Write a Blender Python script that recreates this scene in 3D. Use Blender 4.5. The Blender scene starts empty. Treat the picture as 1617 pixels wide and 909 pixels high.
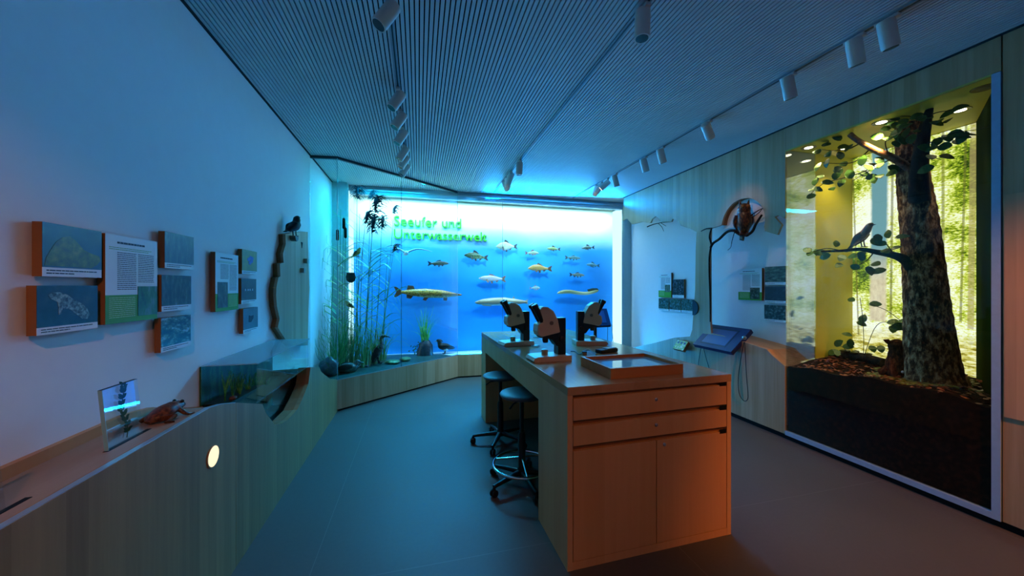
import bpy, bmesh, math, random
from mathutils import Vector, Matrix

# ------------------------------------------------------------------ camera
F = 572.0; CX = 808.5; HY = 452.0; CAMZ = 1.5
YAW = math.atan(147.5 / F)
SA, CA = math.sin(YAW), math.cos(YAW)
scn = bpy.context.scene
COL = scn.collection
cam_d = bpy.data.cameras.new('camera'); cam = bpy.data.objects.new('camera', cam_d); COL.objects.link(cam)
cam.location = (0, 0, CAMZ); cam.rotation_euler = (math.pi / 2, 0, -YAW)
cam_d.sensor_width = 36; cam_d.lens = F / 1617 * 36; cam_d.shift_y = -2.5 / 1617
cam_d.clip_start = 0.02; cam_d.clip_end = 60
scn.camera = cam

# ------------------------------------------------------------------ view + world
scn.view_settings.view_transform = 'Standard'; scn.view_settings.look = 'None'
scn.view_settings.gamma = 1; scn.view_settings.use_curve_mapping = False
scn.view_settings.exposure = 0.0
w = bpy.data.worlds.new('world'); scn.world = w; w.use_nodes = True
w.node_tree.nodes['Background'].inputs[0].default_value = (0.9, 0.6, 0.4, 1)
w.node_tree.nodes['Background'].inputs[1].default_value = 0.004

def area(name, loc, target, sx, sy, power, col, spread=180):
    l = bpy.data.lights.new(name, 'AREA'); l.shape = 'RECTANGLE'; l.size = sx; l.size_y = sy
    l.energy = power; l.color = col; l.spread = math.radians(spread)
    o = bpy.data.objects.new(name, l); COL.objects.link(o); o.location = loc
    d = Vector(target) - Vector(loc); o.rotation_euler = d.to_track_quat('-Z', 'Y').to_euler()
    return o
def spot(name, loc, target, power, col, ang, blend=0.6, rad=0.03):
    l = bpy.data.lights.new(name, 'SPOT'); l.energy = power; l.color = col
    l.spot_size = math.radians(ang); l.spot_blend = blend; l.shadow_soft_size = rad
    o = bpy.data.objects.new(name, l); COL.objects.link(o); o.location = loc
    d = Vector(target) - Vector(loc); o.rotation_euler = d.to_track_quat('-Z', 'Y').to_euler()
    return o

# the LED strips of the lit niche: one along the head beam, one over the reed vitrine
area('niche_led_light', (1.35, 6.15, 2.95), (1.35, 6.36, 2.35), 4.5, 0.06, 75, (0.42, 0.78, 1.0), 150)
area('added_ledge_fill', (2.15, 6.02, 0.40), (1.2, 0.0, 1.5), 2.9, 0.03, 50, (0.0, 0.36, 1.0))  # fill light added on the ledge to spread blue into the room
area('reed_led_light', (-0.35, 5.65, 3.02), (-0.35, 5.6, 0.4), 0.9, 0.25, 38, (0.0, 0.60, 1.0))
area('added_beam_fill', (1.35, 5.99, 2.97), (0.9, 2.0, 3.7), 4.2, 0.05, 85, (0.0, 0.31, 1.0), 115)  # fill light added to turn walls and ceiling blue
area('added_floor_fill', (0.9, 5.98, 2.94), (0.3, 4.2, 0.0), 3.0, 0.05, 125, (0.0, 0.42, 1.0), 80)  # fill light added to brighten the floor before the bench

# ------------------------------------------------------------------ pixel -> place
def ray(px, py):
    u = (px - CX) / F; v = (HY - py) / F
    return Vector((SA + u * CA, CA - u * SA, v))
def P(px, py, axis, val):
    d = ray(px, py); o = Vector((0, 0, CAMZ)); i = 'xyz'.index(axis)
    return o + d * ((val - o[i]) / d[i])
def PZ(px, py, Z):                       # by depth along the view axis (size known)
    return Vector((0, 0, CAMZ)) + ray(px, py) * Z
def depth(p): return p[0] * SA + p[1] * CA

# ------------------------------------------------------------------ materials
MATS = {}
def rgb(h):
    h = h.lstrip('#'); c = [int(h[i:i+2], 16) / 255 for i in (0, 2, 4)]
    return tuple((x / 12.92 if x <= 0.04045 else ((x + 0.055) / 1.055) ** 2.4) for x in c) + (1,)
class NT:
    def __init__(s, name):
        s.m = bpy.data.materials.new(name); s.m.use_nodes = True
        s.t = s.m.node_tree; s.t.nodes.clear()
        s.out = s.n('ShaderNodeOutputMaterial')
    def n(s, t, **kw):
        x = s.t.nodes.new(t)
        for k, v in kw.items(): setattr(x, k, v)
        return x
    def put(s, sock, v):
        if isinstance(v, bpy.types.NodeSocket): s.t.links.new(v, sock)
        elif isinstance(v, (tuple, list)) and len(v) == 3 and sock.type == 'RGBA': sock.default_value = tuple(v) + (1,)
        else: sock.default_value = v
    def math(s, op, a, b=0.0, c=None):
        x = s.n('ShaderNodeMath', operation=op); s.put(x.inputs[0], a); s.put(x.inputs[1], b)
        if c is not None: s.put(x.inputs[2], c)
        return x.outputs[0]
    def mix(s, f, a, b, bt='MIX'):
        x = s.n('ShaderNodeMix', data_type='RGBA', blend_type=bt)
        s.put(x.inputs[0], f); s.put(x.inputs[6], a); s.put(x.inputs[7], b); return x.outputs[2]
    def coords(s, which='Object'):
        return s.n('ShaderNodeTexCoord').outputs[which]
    def mapping(s, vec, scale=(1, 1, 1), loc=(0, 0, 0)):
        x = s.n('ShaderNodeMapping'); s.put(x.inputs[0], vec)
        x.inputs['Scale'].default_value = scale; x.inputs['Location'].default_value = loc; return x.outputs[0]
    def noise(s, vec, scale, detail=3, rough=0.55, col=False):
        x = s.n('ShaderNodeTexNoise'); s.put(x.inputs['Vector'], vec); x.inputs['Scale'].default_value = scale
        x.inputs['Detail'].default_value = detail; x.inputs['Roughness'].default_value = rough
        return x.outputs['Color' if col else 'Fac']
    def ramp(s, f, stops, interp='LINEAR'):
        x = s.n('ShaderNodeValToRGB'); cr = x.color_ramp; cr.interpolation = interp
        while len(cr.elements) < len(stops): cr.elements.new(0.5)
        for e, (p, c) in zip(cr.elements, stops): e.position = p; e.color = tuple(c)[:3] + (1,)
        s.put(x.inputs[0], f); return x.outputs[0]
    def sep(s, vec):
        x = s.n('ShaderNodeSeparateXYZ'); s.put(x.inputs[0], vec); return x.outputs
    def bsdf(s, color, rough=0.6, spec=0.4, metal=0.0, bump=None, bstr=0.2, bdist=0.01):
        b = s.n('ShaderNodeBsdfPrincipled'); s.put(b.inputs['Base Color'], color); s.put(b.inputs['Roughness'], rough)
        s.put(b.inputs['Metallic'], metal); s.put(b.inputs['Specular IOR Level'], spec)
        if bump is not None:
            k = s.n('ShaderNodeBump'); k.inputs['Strength'].default_value = bstr; k.inputs['Distance'].default_value = bdist
            s.put(k.inputs['Height'], bump); s.t.links.new(k.outputs[0], b.inputs['Normal'])
        s.t.links.new(b.outputs[0], s.out.inputs[0]); return b
    def emit(s, color, strength):
        e = s.n('ShaderNodeEmission'); s.put(e.inputs[0], color); s.put(e.inputs[1], strength)
        s.t.links.new(e.outputs[0], s.out.inputs[0])

def plain(name, color, rough=0.6, spec=0.4, metal=0.0, var=0.12, scale=30, bump=0.0):
    if name in MATS: return MATS[name]
    t = NT(name); c = rgb(color) if isinstance(color, str) else tuple(color) + (1,)
    v = t.coords(); nz = t.noise(v, scale, 3)
    a = tuple(x * (1 - var) for x in c[:3]); b = tuple(min(1, x * (1 + var)) for x in c[:3])
    t.bsdf(t.mix(nz, a + (1,), b + (1,)), rough, spec, metal, nz if bump else None, bump)
    MATS[name] = t.m; return t.m
def glow(name, color, strength):
    if name in MATS: return MATS[name]
    t = NT(name); t.emit(rgb(color) if isinstance(color, str) else tuple(color) + (1,), strength); MATS[name] = t.m; return t.m
def wood(name, u='y', stave=0.075, light='#bfa283', dark='#967650', long='z', rough=0.45):
    """edge-glued staves: one tone per stave across u, grain running along `long`"""
    if name in MATS: return MATS[name]
    t = NT(name); v = t.coords(); s = t.sep(v); cu = s['xyz'.index(u)]
    fl = t.math('FLOOR', t.math('DIVIDE', cu, stave))
    wn = t.n('ShaderNodeTexWhiteNoise', noise_dimensions='1D'); t.put(wn.inputs['W'], fl)
    sc = [38.0, 38.0, 38.0]; sc['xyz'.index(long)] = 1.6
    g = t.noise(t.mapping(v, tuple(sc)), 1.0, 4, 0.6)
    f = t.math('ADD', t.math('MULTIPLY', wn.outputs[0], 0.34), t.math('MULTIPLY', g, 0.66))
    c = t.ramp(f, [(0.1, rgb(dark)), (0.85, rgb(light))])
    t.bsdf(c, rough, 0.35, 0, g, 0.05, 0.004); MATS[name] = t.m; return t.m
def glass(name, tint=(0.93, 0.98, 0.98), refl=0.05, haze=0.0, hazecol=(0.2, 0.5, 0.55)):
    if name in MATS: return MATS[name]
    t = NT(name)
    tr = t.n('ShaderNodeBsdfTransparent'); tr.inputs[0].default_value = tuple(tint) + (1,)
    gl = t.n('ShaderNodeBsdfGlossy'); gl.inputs['Roughness'].default_value = 0.0
    gl.inputs[0].default_value = (1, 1, 1, 1)
    fr = t.n('ShaderNodeFresnel'); fr.inputs[0].default_value = 1.45
    f = t.math('ADD', t.math('MULTIPLY', fr.outputs[0], 0.30), max(0.0, refl - 0.05))
    mx = t.n('ShaderNodeMixShader'); t.put(mx.inputs[0], f)
    base = tr.outputs[0]
    if haze:
        df = t.n('ShaderNodeBsdfDiffuse'); df.inputs[0].default_value = tuple(hazecol) + (1,)
        m2 = t.n('ShaderNodeMixShader'); m2.inputs[0].default_value = haze
        t.t.links.new(base, m2.inputs[1]); t.t.links.new(df.outputs[0], m2.inputs[2]); base = m2.outputs[0]
    t.t.links.new(base, mx.inputs[1]); t.t.links.new(gl.outputs[0], mx.inputs[2])
    t.t.links.new(mx.outputs[0], t.out.inputs[0]); MATS[name] = t.m; return t.m
def patch(name, stops, scale=9, detail=5, stretch=(1, 1, 1), rough=0.4, spec=0.4, seed=0.0, rg=0.6):
    """a printed or natural pattern: noise through a colour ramp"""
    if name in MATS: return MATS[name]
    t = NT(name); v = t.mapping(t.coords(), stretch, (seed, seed * 1.7, seed * 0.6))
    nz = t.noise(v, scale, detail, rg)
    k = 0.55 if name.startswith('print_') else 1.0
    t.bsdf(t.ramp(nz, [(p, tuple(q * k for q in rgb(c))) for p, c in stops]), rough, spec); MATS[name] = t.m; return t.m

# ------------------------------------------------------------------ mesh building
class MB:
    def __init__(s): s.v = []; s.f = []
    def add(s, vs, fs, M=None):
        b = len(s.v)
        s.v += [(M @ Vector(p)) if M else Vector(p) for p in vs]
        s.f += [tuple(i + b for i in f) for f in fs]; return s
    def box(s, a, b, M=None, bev=0.0):
        x0, y0, z0 = (min(a[i], b[i]) for i in range(3)); x1, y1, z1 = (max(a[i], b[i]) for i in range(3))
        if bev <= 0:
            vs = [(x, y, z) for z in (z0, z1) for y in (y0, y1) for x in (x0, x1)]
            return s.add(vs, [(0, 2, 3, 1), (4, 5, 7, 6), (0, 1, 5, 4), (2, 6, 7, 3), (0, 4, 6, 2), (1, 3, 7, 5)], M)
        bm = bmesh.new(); bmesh.ops.create_cube(bm, size=1)
        for q in bm.verts: q.co = Vector(((x0 + x1) / 2 + q.co.x * (x1 - x0), (y0 + y1) / 2 + q.co.y * (y1 - y0), (z0 + z1) / 2 + q.co.z * (z1 - z0)))
        bmesh.ops.bevel(bm, geom=bm.edges[:], offset=bev, segments=2, affect='EDGES', profile=0.7)
        bm.verts.index_update(); vs = [q.co.copy() for q in bm.verts]; fs = [tuple(q.index for q in f.verts) for f in bm.faces]; bm.free()
        return s.add(vs, fs, M)
    def prism(s, poly, d0, d1, axis='x', M=None):
        """polygon given in the other two axes (in order), extruded along axis"""
        n = len(poly); i = 'xyz'.index(axis)
        def mk(p, d): q = list(p); q.insert(i, d); return tuple(q)
        vs = [mk(p, d0) for p in poly] + [mk(p, d1) for p in poly]
        fs = [tuple(range(n)), tuple(range(2 * n - 1, n - 1, -1))] + [(k, (k + 1) % n, n + (k + 1) % n, n + k) for k in range(n)]
        return s.add(vs, fs, M)
    def tube(s, pts, r, seg=8, M=None, flat=1.0, cap=True, up=None):
        """sweep an ellipse along pts; r is a number or a list (number or (side, up))"""
        pts = [Vector(p) for p in pts]; n = len(pts)
        rs = r if isinstance(r, (list, tuple)) else [r] * n
        tang = [(pts[min(i + 1, n - 1)] - pts[max(i - 1, 0)]).normalized() for i in range(n)]
        t0 = tang[0]; ref = Vector(up) if up else (Vector((0, 0, 1)) if abs(t0.z) < 0.9 else Vector((1, 0, 0)))
        nrm = (ref - t0 * ref.dot(t0)).normalized(); vs = []; fs = []
        for i in range(n):
            nrm = nrm - tang[i] * nrm.dot(tang[i])
            nrm = nrm.normalized() if nrm.length > 1e-6 else tang[i].orthogonal().normalized()
            sd = tang[i].cross(nrm)
            a, b = (rs[i] if isinstance(rs[i], (tuple, list)) else (rs[i], rs[i] * flat))
            for k in range(seg):
                th = 2 * math.pi * k / seg
                vs.append(pts[i] + sd * (a * math.cos(th)) + nrm * (b * math.sin(th)))
        for i in range(n - 1):
            for k in range(seg):
                k2 = (k + 1) % seg; fs.append((i * seg + k, i * seg + k2, (i + 1) * seg + k2, (i + 1) * seg + k))
        if cap: fs += [tuple(range(seg - 1, -1, -1)), tuple((n - 1) * seg + k for k in range(seg))]
        return s.add(vs, fs, M)
    def lathe(s, prof, seg=24, M=None):
        """profile of (radius, z)"""
        n = len(prof); vs = []; fs = []
        for r_, z in prof:
            for k in range(seg):
                a = 2 * math.pi * k / seg; vs.append((r_ * math.cos(a), r_ * math.sin(a), z))
        for i in range(n - 1):
            for k in range(seg):
                k2 = (k + 1) % seg; fs.append((i * seg + k, i * seg + k2, (i + 1) * seg + k2, (i + 1) * seg + k))
        fs += [tuple(range(seg - 1, -1, -1)), tuple((n - 1) * seg + k for k in range(seg))]
        return s.add(vs, fs, M)
    def ball(s, c, r, seg=12, rings=8, M=None):
        rr = r if isinstance(r, (tuple, list)) else (r, r, r); c = Vector(c); vs = [c + Vector((0, 0, rr[2]))]; fs = []
        for i in range(1, rings):
            ph = math.pi * i / rings
            for k in range(seg):
                a = 2 * math.pi * k / seg
                vs.append(c + Vector((rr[0] * math.sin(ph) * math.cos(a), rr[1] * math.sin(ph) * math.sin(a), rr[2] * math.cos(ph))))
        vs.append(c - Vector((0, 0, rr[2]))); L = len(vs) - 1
        for k in range(seg): fs.append((0, 1 + k, 1 + (k + 1) % seg)); fs.append((L, L - seg + (k + 1) % seg, L - seg + k))
        for i in range(rings - 2):
            for k in range(seg):
                a = 1 + i * seg + k; b = 1 + i * seg + (k + 1) % seg; fs.append((a, a + seg, b + seg, b))
        return s.add(vs, fs, M)
    def ring(s, c, R, r, seg=36, sec=8, M=None):
        vs = []; fs = []; c = Vector(c)
        for i in range(seg):
            a = 2 * math.pi * i / seg
            for k in range(sec):
                b = 2 * math.pi * k / sec
                vs.append(c + Vector(((R + r * math.cos(b)) * math.cos(a), (R + r * math.cos(b)) * math.sin(a), r * math.sin(b))))
        for i in range(seg):
            for k in range(sec):
                fs.append((i * sec + k, ((i + 1) % seg) * sec + k, ((i + 1) % seg) * sec + (k + 1) % sec, i * sec + (k + 1) % sec))
        return s.add(vs, fs, M)
    def blade(s, pts, w0, side, thick=0.0015):
        """tapering grass blade along pts with width direction side"""
        n = len(pts); side = Vector(side).normalized(); vs = []; fs = []
        for i, p in enumerate(pts):
            t = i / (n - 1); ww = w0 * (0.75 + 0.6 * t if t < 0.3 else 0.93 * (1 - (t - 0.3) / 0.7)) + 0.0006
            p = Vector(p); vs += [p - side * ww, p + side * ww]
            q = Vector((side.y, -side.x, 0)); q = q.normalized() * thick if q.length > 1e-5 else Vector((0, 0, thick))
            vs[-2] = vs[-2] + q * 0.8; vs[-1] = vs[-1] + q * 0.8; vs.append(p - q)
        for i in range(n - 1):
            a = 3 * i; b = a + 3
            fs += [(a, b, b + 1, a + 1), (a, a + 2, b + 2, b), (a + 2, a + 1, b + 1, b + 2)]
        return s.add(vs, fs)
    def build(s, name, mat, parent=None, world=False, smooth=False, fix=True):
        me = bpy.data.meshes.new(name); vs = s.v
        if parent is not None and world:
            Mi = parent_matrix(parent).inverted(); vs = [Mi @ p for p in vs]
        me.from_pydata([tuple(p) for p in vs], [], s.f); me.update()
        if fix:
            bm = bmesh.new(); bm.from_mesh(me); bmesh.ops.recalc_face_normals(bm, faces=bm.faces); bm.to_mesh(me); bm.free()
        if smooth:
            for p in me.polygons: p.use_smooth = True
            try: me.set_sharp_from_angle(angle=math.radians(48))
            except Exception: pass
        o = bpy.data.objects.new(name, me); COL.objects.link(o)
        if mat: me.materials.append(mat)
        if parent is not None: o.parent = parent
        return o
def parent_matrix(o):
    M = Matrix.LocRotScale(o.location, o.rotation_euler.to_quaternion(), o.scale)
    return parent_matrix(o.parent) @ M if o.parent else M
def tag(o, label=None, cat=None, group=None, kind=None):
    if label: o['label'] = label
    if cat: o['category'] = cat
    if group: o['group'] = group
    if kind: o['kind'] = kind
    return o
def thing(name, loc, label, cat, group=None, rz=0.0):
    o = bpy.data.objects.new(name, None); COL.objects.link(o); o.empty_display_size = 0.05
    o.location = loc; o.rotation_euler = (0, 0, rz); return tag(o, label, cat, group)
def struct_root(name, loc=(0, 0, 0)):
    o = bpy.data.objects.new(name, None); COL.objects.link(o); o.location = loc; o['kind'] = 'structure'; return o
def struct(name, mb, mat): return tag(mb.build(name, mat), kind='structure')
def piece(src, name, loc=None, rot=None, parent=None, scale=None):
    c = src.copy(); COL.objects.link(c); c.name = name
    if parent is not None: c.parent = parent
    if loc is not None: c.location = loc
    if rot is not None: c.rotation_euler = rot
    if scale is not None: c.scale = scale
    return c
def copy_tree(o, parent=None):
    c = o.copy(); COL.objects.link(c)
    if parent is not None: c.parent = parent
    for ch in list(o.children): copy_tree(ch, c)
    return c
def curve_pts(pts, n=8):
    """Catmull-Rom through pts"""
    pts = [Vector(p) for p in pts]; out = []
    for i in range(len(pts) - 1):
        p0 = pts[max(i - 1, 0)]; p1 = pts[i]; p2 = pts[i + 1]; p3 = pts[min(i + 2, len(pts) - 1)]
        for k in range(n):
            t = k / n
            out.append(0.5 * ((2 * p1) + (p2 - p0) * t + (2 * p0 - 5 * p1 + 4 * p2 - p3) * t * t + (3 * p1 - p0 - 3 * p2 + p3) * t ** 3))
    return out + [pts[-1]]
def lerp(a, b, t): return a + (b - a) * t
def interp(keys, t):
    for (a, va), (b, vb) in zip(keys, keys[1:]):
        if t <= b: return lerp(va, vb, (t - a) / (b - a) if b > a else 0)
    return keys[-1][1]
R = math.radians
rnd = random.Random(7)

# ------------------------------------------------------------------ shared materials
W_LEFT = wood('maple_panel_y', 'y', 0.07)
W_COUNTER = wood('maple_dimmed', 'y', 0.07, '#a87c50', '#7c5632')  # panel maple, browned to paint the dim warm light on the counter
W_BACK = wood('maple_panel_x', 'x', 0.06)
W_TOP = wood('maple_top', 'x', 0.07, long='y')
W_EDGE = plain('maple_edge', '#8a5a30', 0.5, 0.3, 0, 0.2, 20)
W_TABLE = wood('table_maple', 'x', 0.11, '#cf9460', '#c0844f')
W_TSIDE = wood('table_maple_side', 'y', 0.09, '#cf9c6c', '#c08a58')
W_TTOP = wood('table_maple_top', 'x', 0.10, '#b98a60', '#a3764e', 'y', 0.15)
M_WHITE = plain('white_plaster', '#e6e4e6', 0.8, 0.2, 0, 0.03, 14, 0.04)
M_BLACK = plain('black_plastic', '#0c0c0e', 0.4, 0.4)
M_TOE = plain('black_toe_kick', '#050506', 0.7, 0.2)
M_STEEL = plain('brushed_steel', '#b9bcc0', 0.3, 0.5, 0.9, 0.06)
M_CHROME = plain('chrome', '#d8d8d8', 0.12, 0.5, 1.0, 0.02)
M_LAMP = plain('lamp_white', '#d9d2cb', 0.45, 0.4, 0, 0.03)
M_DARK = plain('dark_lens', '#08080a', 0.2, 0.6)
M_BEIGE = plain('microscope_beige', '#c2a283', 0.4, 0.4, 0, 0.04)
M_GLASS = glass('clear_glass')
M_TANK = glass('tank_glass', (0.9, 0.97, 0.94), 0.05)
M_GEDGE = plain('glass_edge', '#7fb5bf', 0.2, 0.5, 0, 0.05)
M_SEAM = plain('glass_seam', '#27475a', 0.5, 0.3)

# ================================================================== THE ROOM
XL, XR, ZC = -1.25, 3.49, 3.06       # left wall, right panelling, ceiling
XF = -0.945                          # face of the left counter
XW = 3.87                            # white wall behind the right panelling
YB, YH = 6.38, 6.02                  # printed back wall, head beam
YN = -2.6                            # wall behind the camera

# floor
t = NT('resin_floor'); v = t.coords(); nz = t.noise(v, 1.3, 4, 0.6); nf = t.noise(v, 45, 3)
s_ = t.sep(v)
def line(c, period, off, wd):
    q = t.math('FRACT', t.math('DIVIDE', t.math('ADD', c, off), period)); return t.math('LESS_THAN', q, wd / period)
seam = t.math('MAXIMUM', line(s_[0], 2.0, 0.55, 0.004), line(s_[1], 2.4, 0.4, 0.004))
fc = t.mix(t.math('ADD', t.math('MULTIPLY', nz, 0.7), t.math('MULTIPLY', nf, 0.3)), rgb('#403d39'), rgb('#59544d'))
t.bsdf(t.mix(t.math('MULTIPLY', seam, 0.3), fc, rgb('#7c7870')), t.math('ADD', 0.38, t.math('MULTIPLY', nz, 0.25)), 0.22)
M_FLOOR = t.m
struct('floor', MB().box((XL - .1, YN, -0.06), (4.6, 6.6, 0)), M_FLOOR)
struct('wall_left', MB().box((XL - .1, YN, 0), (XL, YB + .1, ZC + .1)), M_WHITE)
struct('wall_rear', MB().box((XL - .1, YN - .1, 0), (4.6, YN, ZC + .1)), M_WHITE)

# printed back wall: pale towards the top, blue below
t = NT('lake_print'); z = t.sep(t.coords())
wv = t.noise(t.mapping(t.coords(), (0.7, 1, 1.6)), 1.6, 4, 0.6)
h = t.math('ADD', t.math('DIVIDE', t.math('SUBTRACT', z[2], 0.37), 2.7), t.math('MULTIPLY', t.math('SUBTRACT', wv, 0.5), 0.10))
c = t.ramp(h, [(0.0, rgb('#1c9af0')), (0.45, rgb('#1690ee')), (0.66, rgb('#3aa6f2')), (0.74, rgb('#a9d2f4')), (0.82, rgb('#e6f6dc')), (1.0, rgb('#f2fbe2'))])
t.bsdf(c, 0.55, 0.3); M_PRINT = t.m
struct('wall_back', MB().box((-1.03, YB, 0), (3.68, YB + .1, ZC + .1)), M_PRINT)
struct('trim_1', MB().box((-1.03, YH, 2.93), (3.68, YH + .09, ZC - .001)), plain('head_beam_paint', '#9fb4c0', 0.6))
o = MB().box((-1.0, 6.15, 2.962), (3.65, 6.23, 2.99)).build('led_strip_housing', M_STEEL)
tag(o, 'long metal housing of the light strip behind the head beam', 'light strip'); 
MB().box((-1.0, 6.17, 2.99), (3.65, 6.21, ZC)).build('hanger', M_STEEL, o)
o = MB().box((-.9, 5.992, 2.985), (3.6, 6.019, 3.01)).build('added_wash_profile', M_STEEL)  # profile added only as a body for the wash light
tag(o, 'slim metal profile added on the head beam to carry the wash light', 'light strip')
struct('wall_column', MB().box((XL, 5.89, 0), (-1.035, YB + .1, ZC + .1)), plain('column_paint', '#a9c2c6', 0.7))
struct('wall_return', MB().box((3.685, YH + .01, 0), (XW + .1, YB + .1, ZC + .1)), plain('column_paint', '#a9c2c6', 0.7))
# the two lit side cheeks of the niche
for (x0, x1, y0, lab) in ((-1.035, -1.028, 5.93, 'tall glowing light panel on the niche side by the reeds'), (3.678, 3.685, 6.04, 'tall glowing light panel at the right end of the fish wall')):
    lp = thing('side_luminaire', ((x0 + x1) / 2, y0 + .2, .38), lab, 'light panel', 'light panels at the ends of the niche')
    MB().box((x0, y0, .38), (x1, YB - .002, 2.96)).build('diffuser', glow('led_panel', (0.5, 0.88, 1.0), 1.8), lp, True)
    MB().box((x0 - .003, y0 - .012, .376), (x1 + .003, y0, 2.965)).build('edge_profile', M_STEEL, lp, True)

# ceiling: dark void with fine slats
ceil = struct('ceiling', MB().box((XL - .1, YN, ZC + .014), (4.6, 6.6, ZC + .12)), plain('ceiling_void', '#0a1016', 0.9, 0.1))
M_SLAT = plain('ceiling_slat_white', '#c9ccce', 0.55, 0.3, 0, 0.05, 6)
pitch = 0.0277; y1 = YH
slat0 = None; k = 0
TRX = (-0.155, 1.21, 2.63)
x = XL + 0.012
while x + 0.02 < XR + 0.35:
    if slat0 is None:
        slat0 = MB().box((0, YN, -0.0), (0.0198, y1, 0.0145)).build('slat', M_SLAT, ceil); slat0.location = (x, 0, ZC)
    else: piece(slat0, 'slat', (x, 0, ZC), None, ceil)
    x += pitch
struct('trim_2', MB().box((XL, YN, ZC - .012), (XL + .012, 5.89, ZC + .014)), plain('shadow_gap', '#0b1a24', 0.8))
struct('trim_3', MB().box((XR - .012, YN, ZC - .010), (XR + .001, 5.67, ZC + .014)), plain('shadow_gap', '#0b1a24', 0.8))

# right panelling: tree-line silhouette cut from maple boards
def yz(pts, X=XR):
    out = []
    for a, b in pts: q = P(a, b, 'x', X); out.append((q.y, q.z))
    return out
arc = [(3.27 + .278 * math.cos(R(a)), 2.20 + .278 * math.sin(R(a))) for a in range(7, 203, 7)]
wr = struct_root('wall_right', (XR, 3.0, 0))
TH = 0.026
tl = yz([(1100, 366), (1098.7, 390), (1097.6, 456), (1096.5, 473.6), (1093, 520.5), (1089.6, 531)])
tr = yz([(1121.8, 361), (1121, 400), (1121.2, 460), (1121.5, 506), (1123, 526)])
crown_edge = yz([(983, 348), (990, 345), (998, 354), (1014, 350), (1027, 352), (1029.5, 346), (1035, 341.5), (1040, 344), (1042, 349), (1046, 351.5), (1060, 350), (1062, 345.5), (1072, 349), (1075, 356), (1090, 361)])
right_edge = yz([(1207.6, 364.7), (1227.4, 370.6), (1234, 354.8), (1223, 342.7), (1228.5, 339.8), (1239.6, 345)])
crown = [(5.67, ZC - .002)] + crown_edge + [tl[0], tr[0]] + [(3.55, 2.231)] + arc[1:] + right_edge + [(2.776, ZC - .002)]
MB().prism(crown, XR, XR + TH).build('panel', W_LEFT, wr, True)
trunk = tl + tr[::-1]
MB().prism(trunk, XR, XR + TH).build('panel', W_LEFT, wr, True)
hill = yz([(985, 552), (1030, 542), (1065, 533)]) + [tl[-1], tr[-1]] + yz([(1141, 529.7), (1186, 543.5), (1210.6, 551.5), (1219, 560.5), (1237, 576), (1239.6, 578)])
MB().prism([(hill[0][0], .05)] + hill + [(hill[-1][0], .05)], XR, XR + TH).build('panel', W_LEFT, wr, True)
# ledge on top of the hill board, back to the white wall
ll = [(a, b - .001) for a, b in hill]; lo = [(a, b - .022) for a, b in hill]
MB().prism(ll + lo[::-1], XR + TH, XW).build('ledge', wood('maple_ledge', 'x', 0.06, '#c98f58', '#a86f3c', 'y'), wr, True)
# reveal and backing of the round opening; the white board added for brightness
m = MB(); rv = [(3.27 + .278 * math.cos(R(a)), 2.20 + .278 * math.sin(R(a))) for a in range(6, 176, 7)]; ro = [(3.27 + .30 * math.cos(R(a)), 2.20 + .30 * math.sin(R(a))) for a in range(6, 176, 7)]
m.prism(rv + ro[::-1], XR + TH, XR + .074); m.build('reveal', W_EDGE, wr, True)
MB().box((XR + .074, 2.93, 2.19), (XR + .084, 3.60, 2.52)).build('added_backing', M_WHITE, wr, True)
# above and beside the forest vitrine
VY0, VY1, VZ = 1.42, 2.775, 2.835
MB().box((XR, VY0 - .005, VZ), (XR + TH, VY1, ZC - .002)).build('panel', W_LEFT, wr, True)
MB().box((XR, YN, .05), (XR + TH, VY0 - .012, ZC - .002)).build('panel', W_LEFT, wr, True)
MB().box((XR - .012, .35, .70), (XR - .001, VY0 - .022, 2.06)).build('hatch', wood('maple_hatch', 'y', 0.11, '#c79a73', '#a9805c'), wr, True)
struct('wall_recess', MB().box((XW, VY1 + .004, 0), (XW + .1, YH + .01, ZC + .1)), M_WHITE)
struct('baseboard_right', MB().box((XR + .02, YN, 0), (XR + .05, YH, .05)), M_TOE)

# ================================================================== REED VITRINE BASE + GLASS
C1 = (XF, 4.73); D1 = (.62, 5.975)
plan = [(XL, 4.76), C1, D1, (3.68, 5.975), (3.68, YB), (XL, YB)]
vb = thing('display_bench', (0, 5.2, 0), 'low angled maple bench running under the fish wall and reeds', 'bench')
inner = [(XL, 4.78), (XF, 4.745), (.627, 5.995), (3.68, 5.995), (3.68, YB), (-1.035, YB), (-1.035, 5.89), (XL, 5.89)]
MB().prism([(XF + .01, 4.76), (.63, 6.0), (3.67, 6.0), (3.67, 6.03), (.60, 6.03), (XF, 4.80)], 0.0, .03, 'z').build('toe_kick', M_TOE, vb, True)
def slab2(a, b, z0, z1, th):
    d = Vector((b[0] - a[0], b[1] - a[1], 0)).normalized(); n = Vector((-d.y, d.x, 0)) * th
    return [(a[0], a[1]), (b[0], b[1]), (b[0] + n.x, b[1] + n.y), (a[0] + n.x, a[1] + n.y)]
MB().prism(slab2(C1, D1, 0, 0, .025), .022, .372, 'z').build('front_board', W_BACK, vb, True)
MB().prism(slab2(D1, (3.68, 5.975), 0, 0, .025), .022, .372, 'z').build('front_board', W_BACK, vb, True)
MB().prism(inner, .345, .365, 'z').build('bench_top', plain('ledge_white', '#dfe6e8', 0.5), vb, True)
for a, b in ((C1, D1), (D1, (3.68, 5.975))):
    MB().prism(slab2(a, b, 0, 0, .02), .372, .380, 'z').build('glass_channel', M_STEEL, vb, True)

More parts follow.
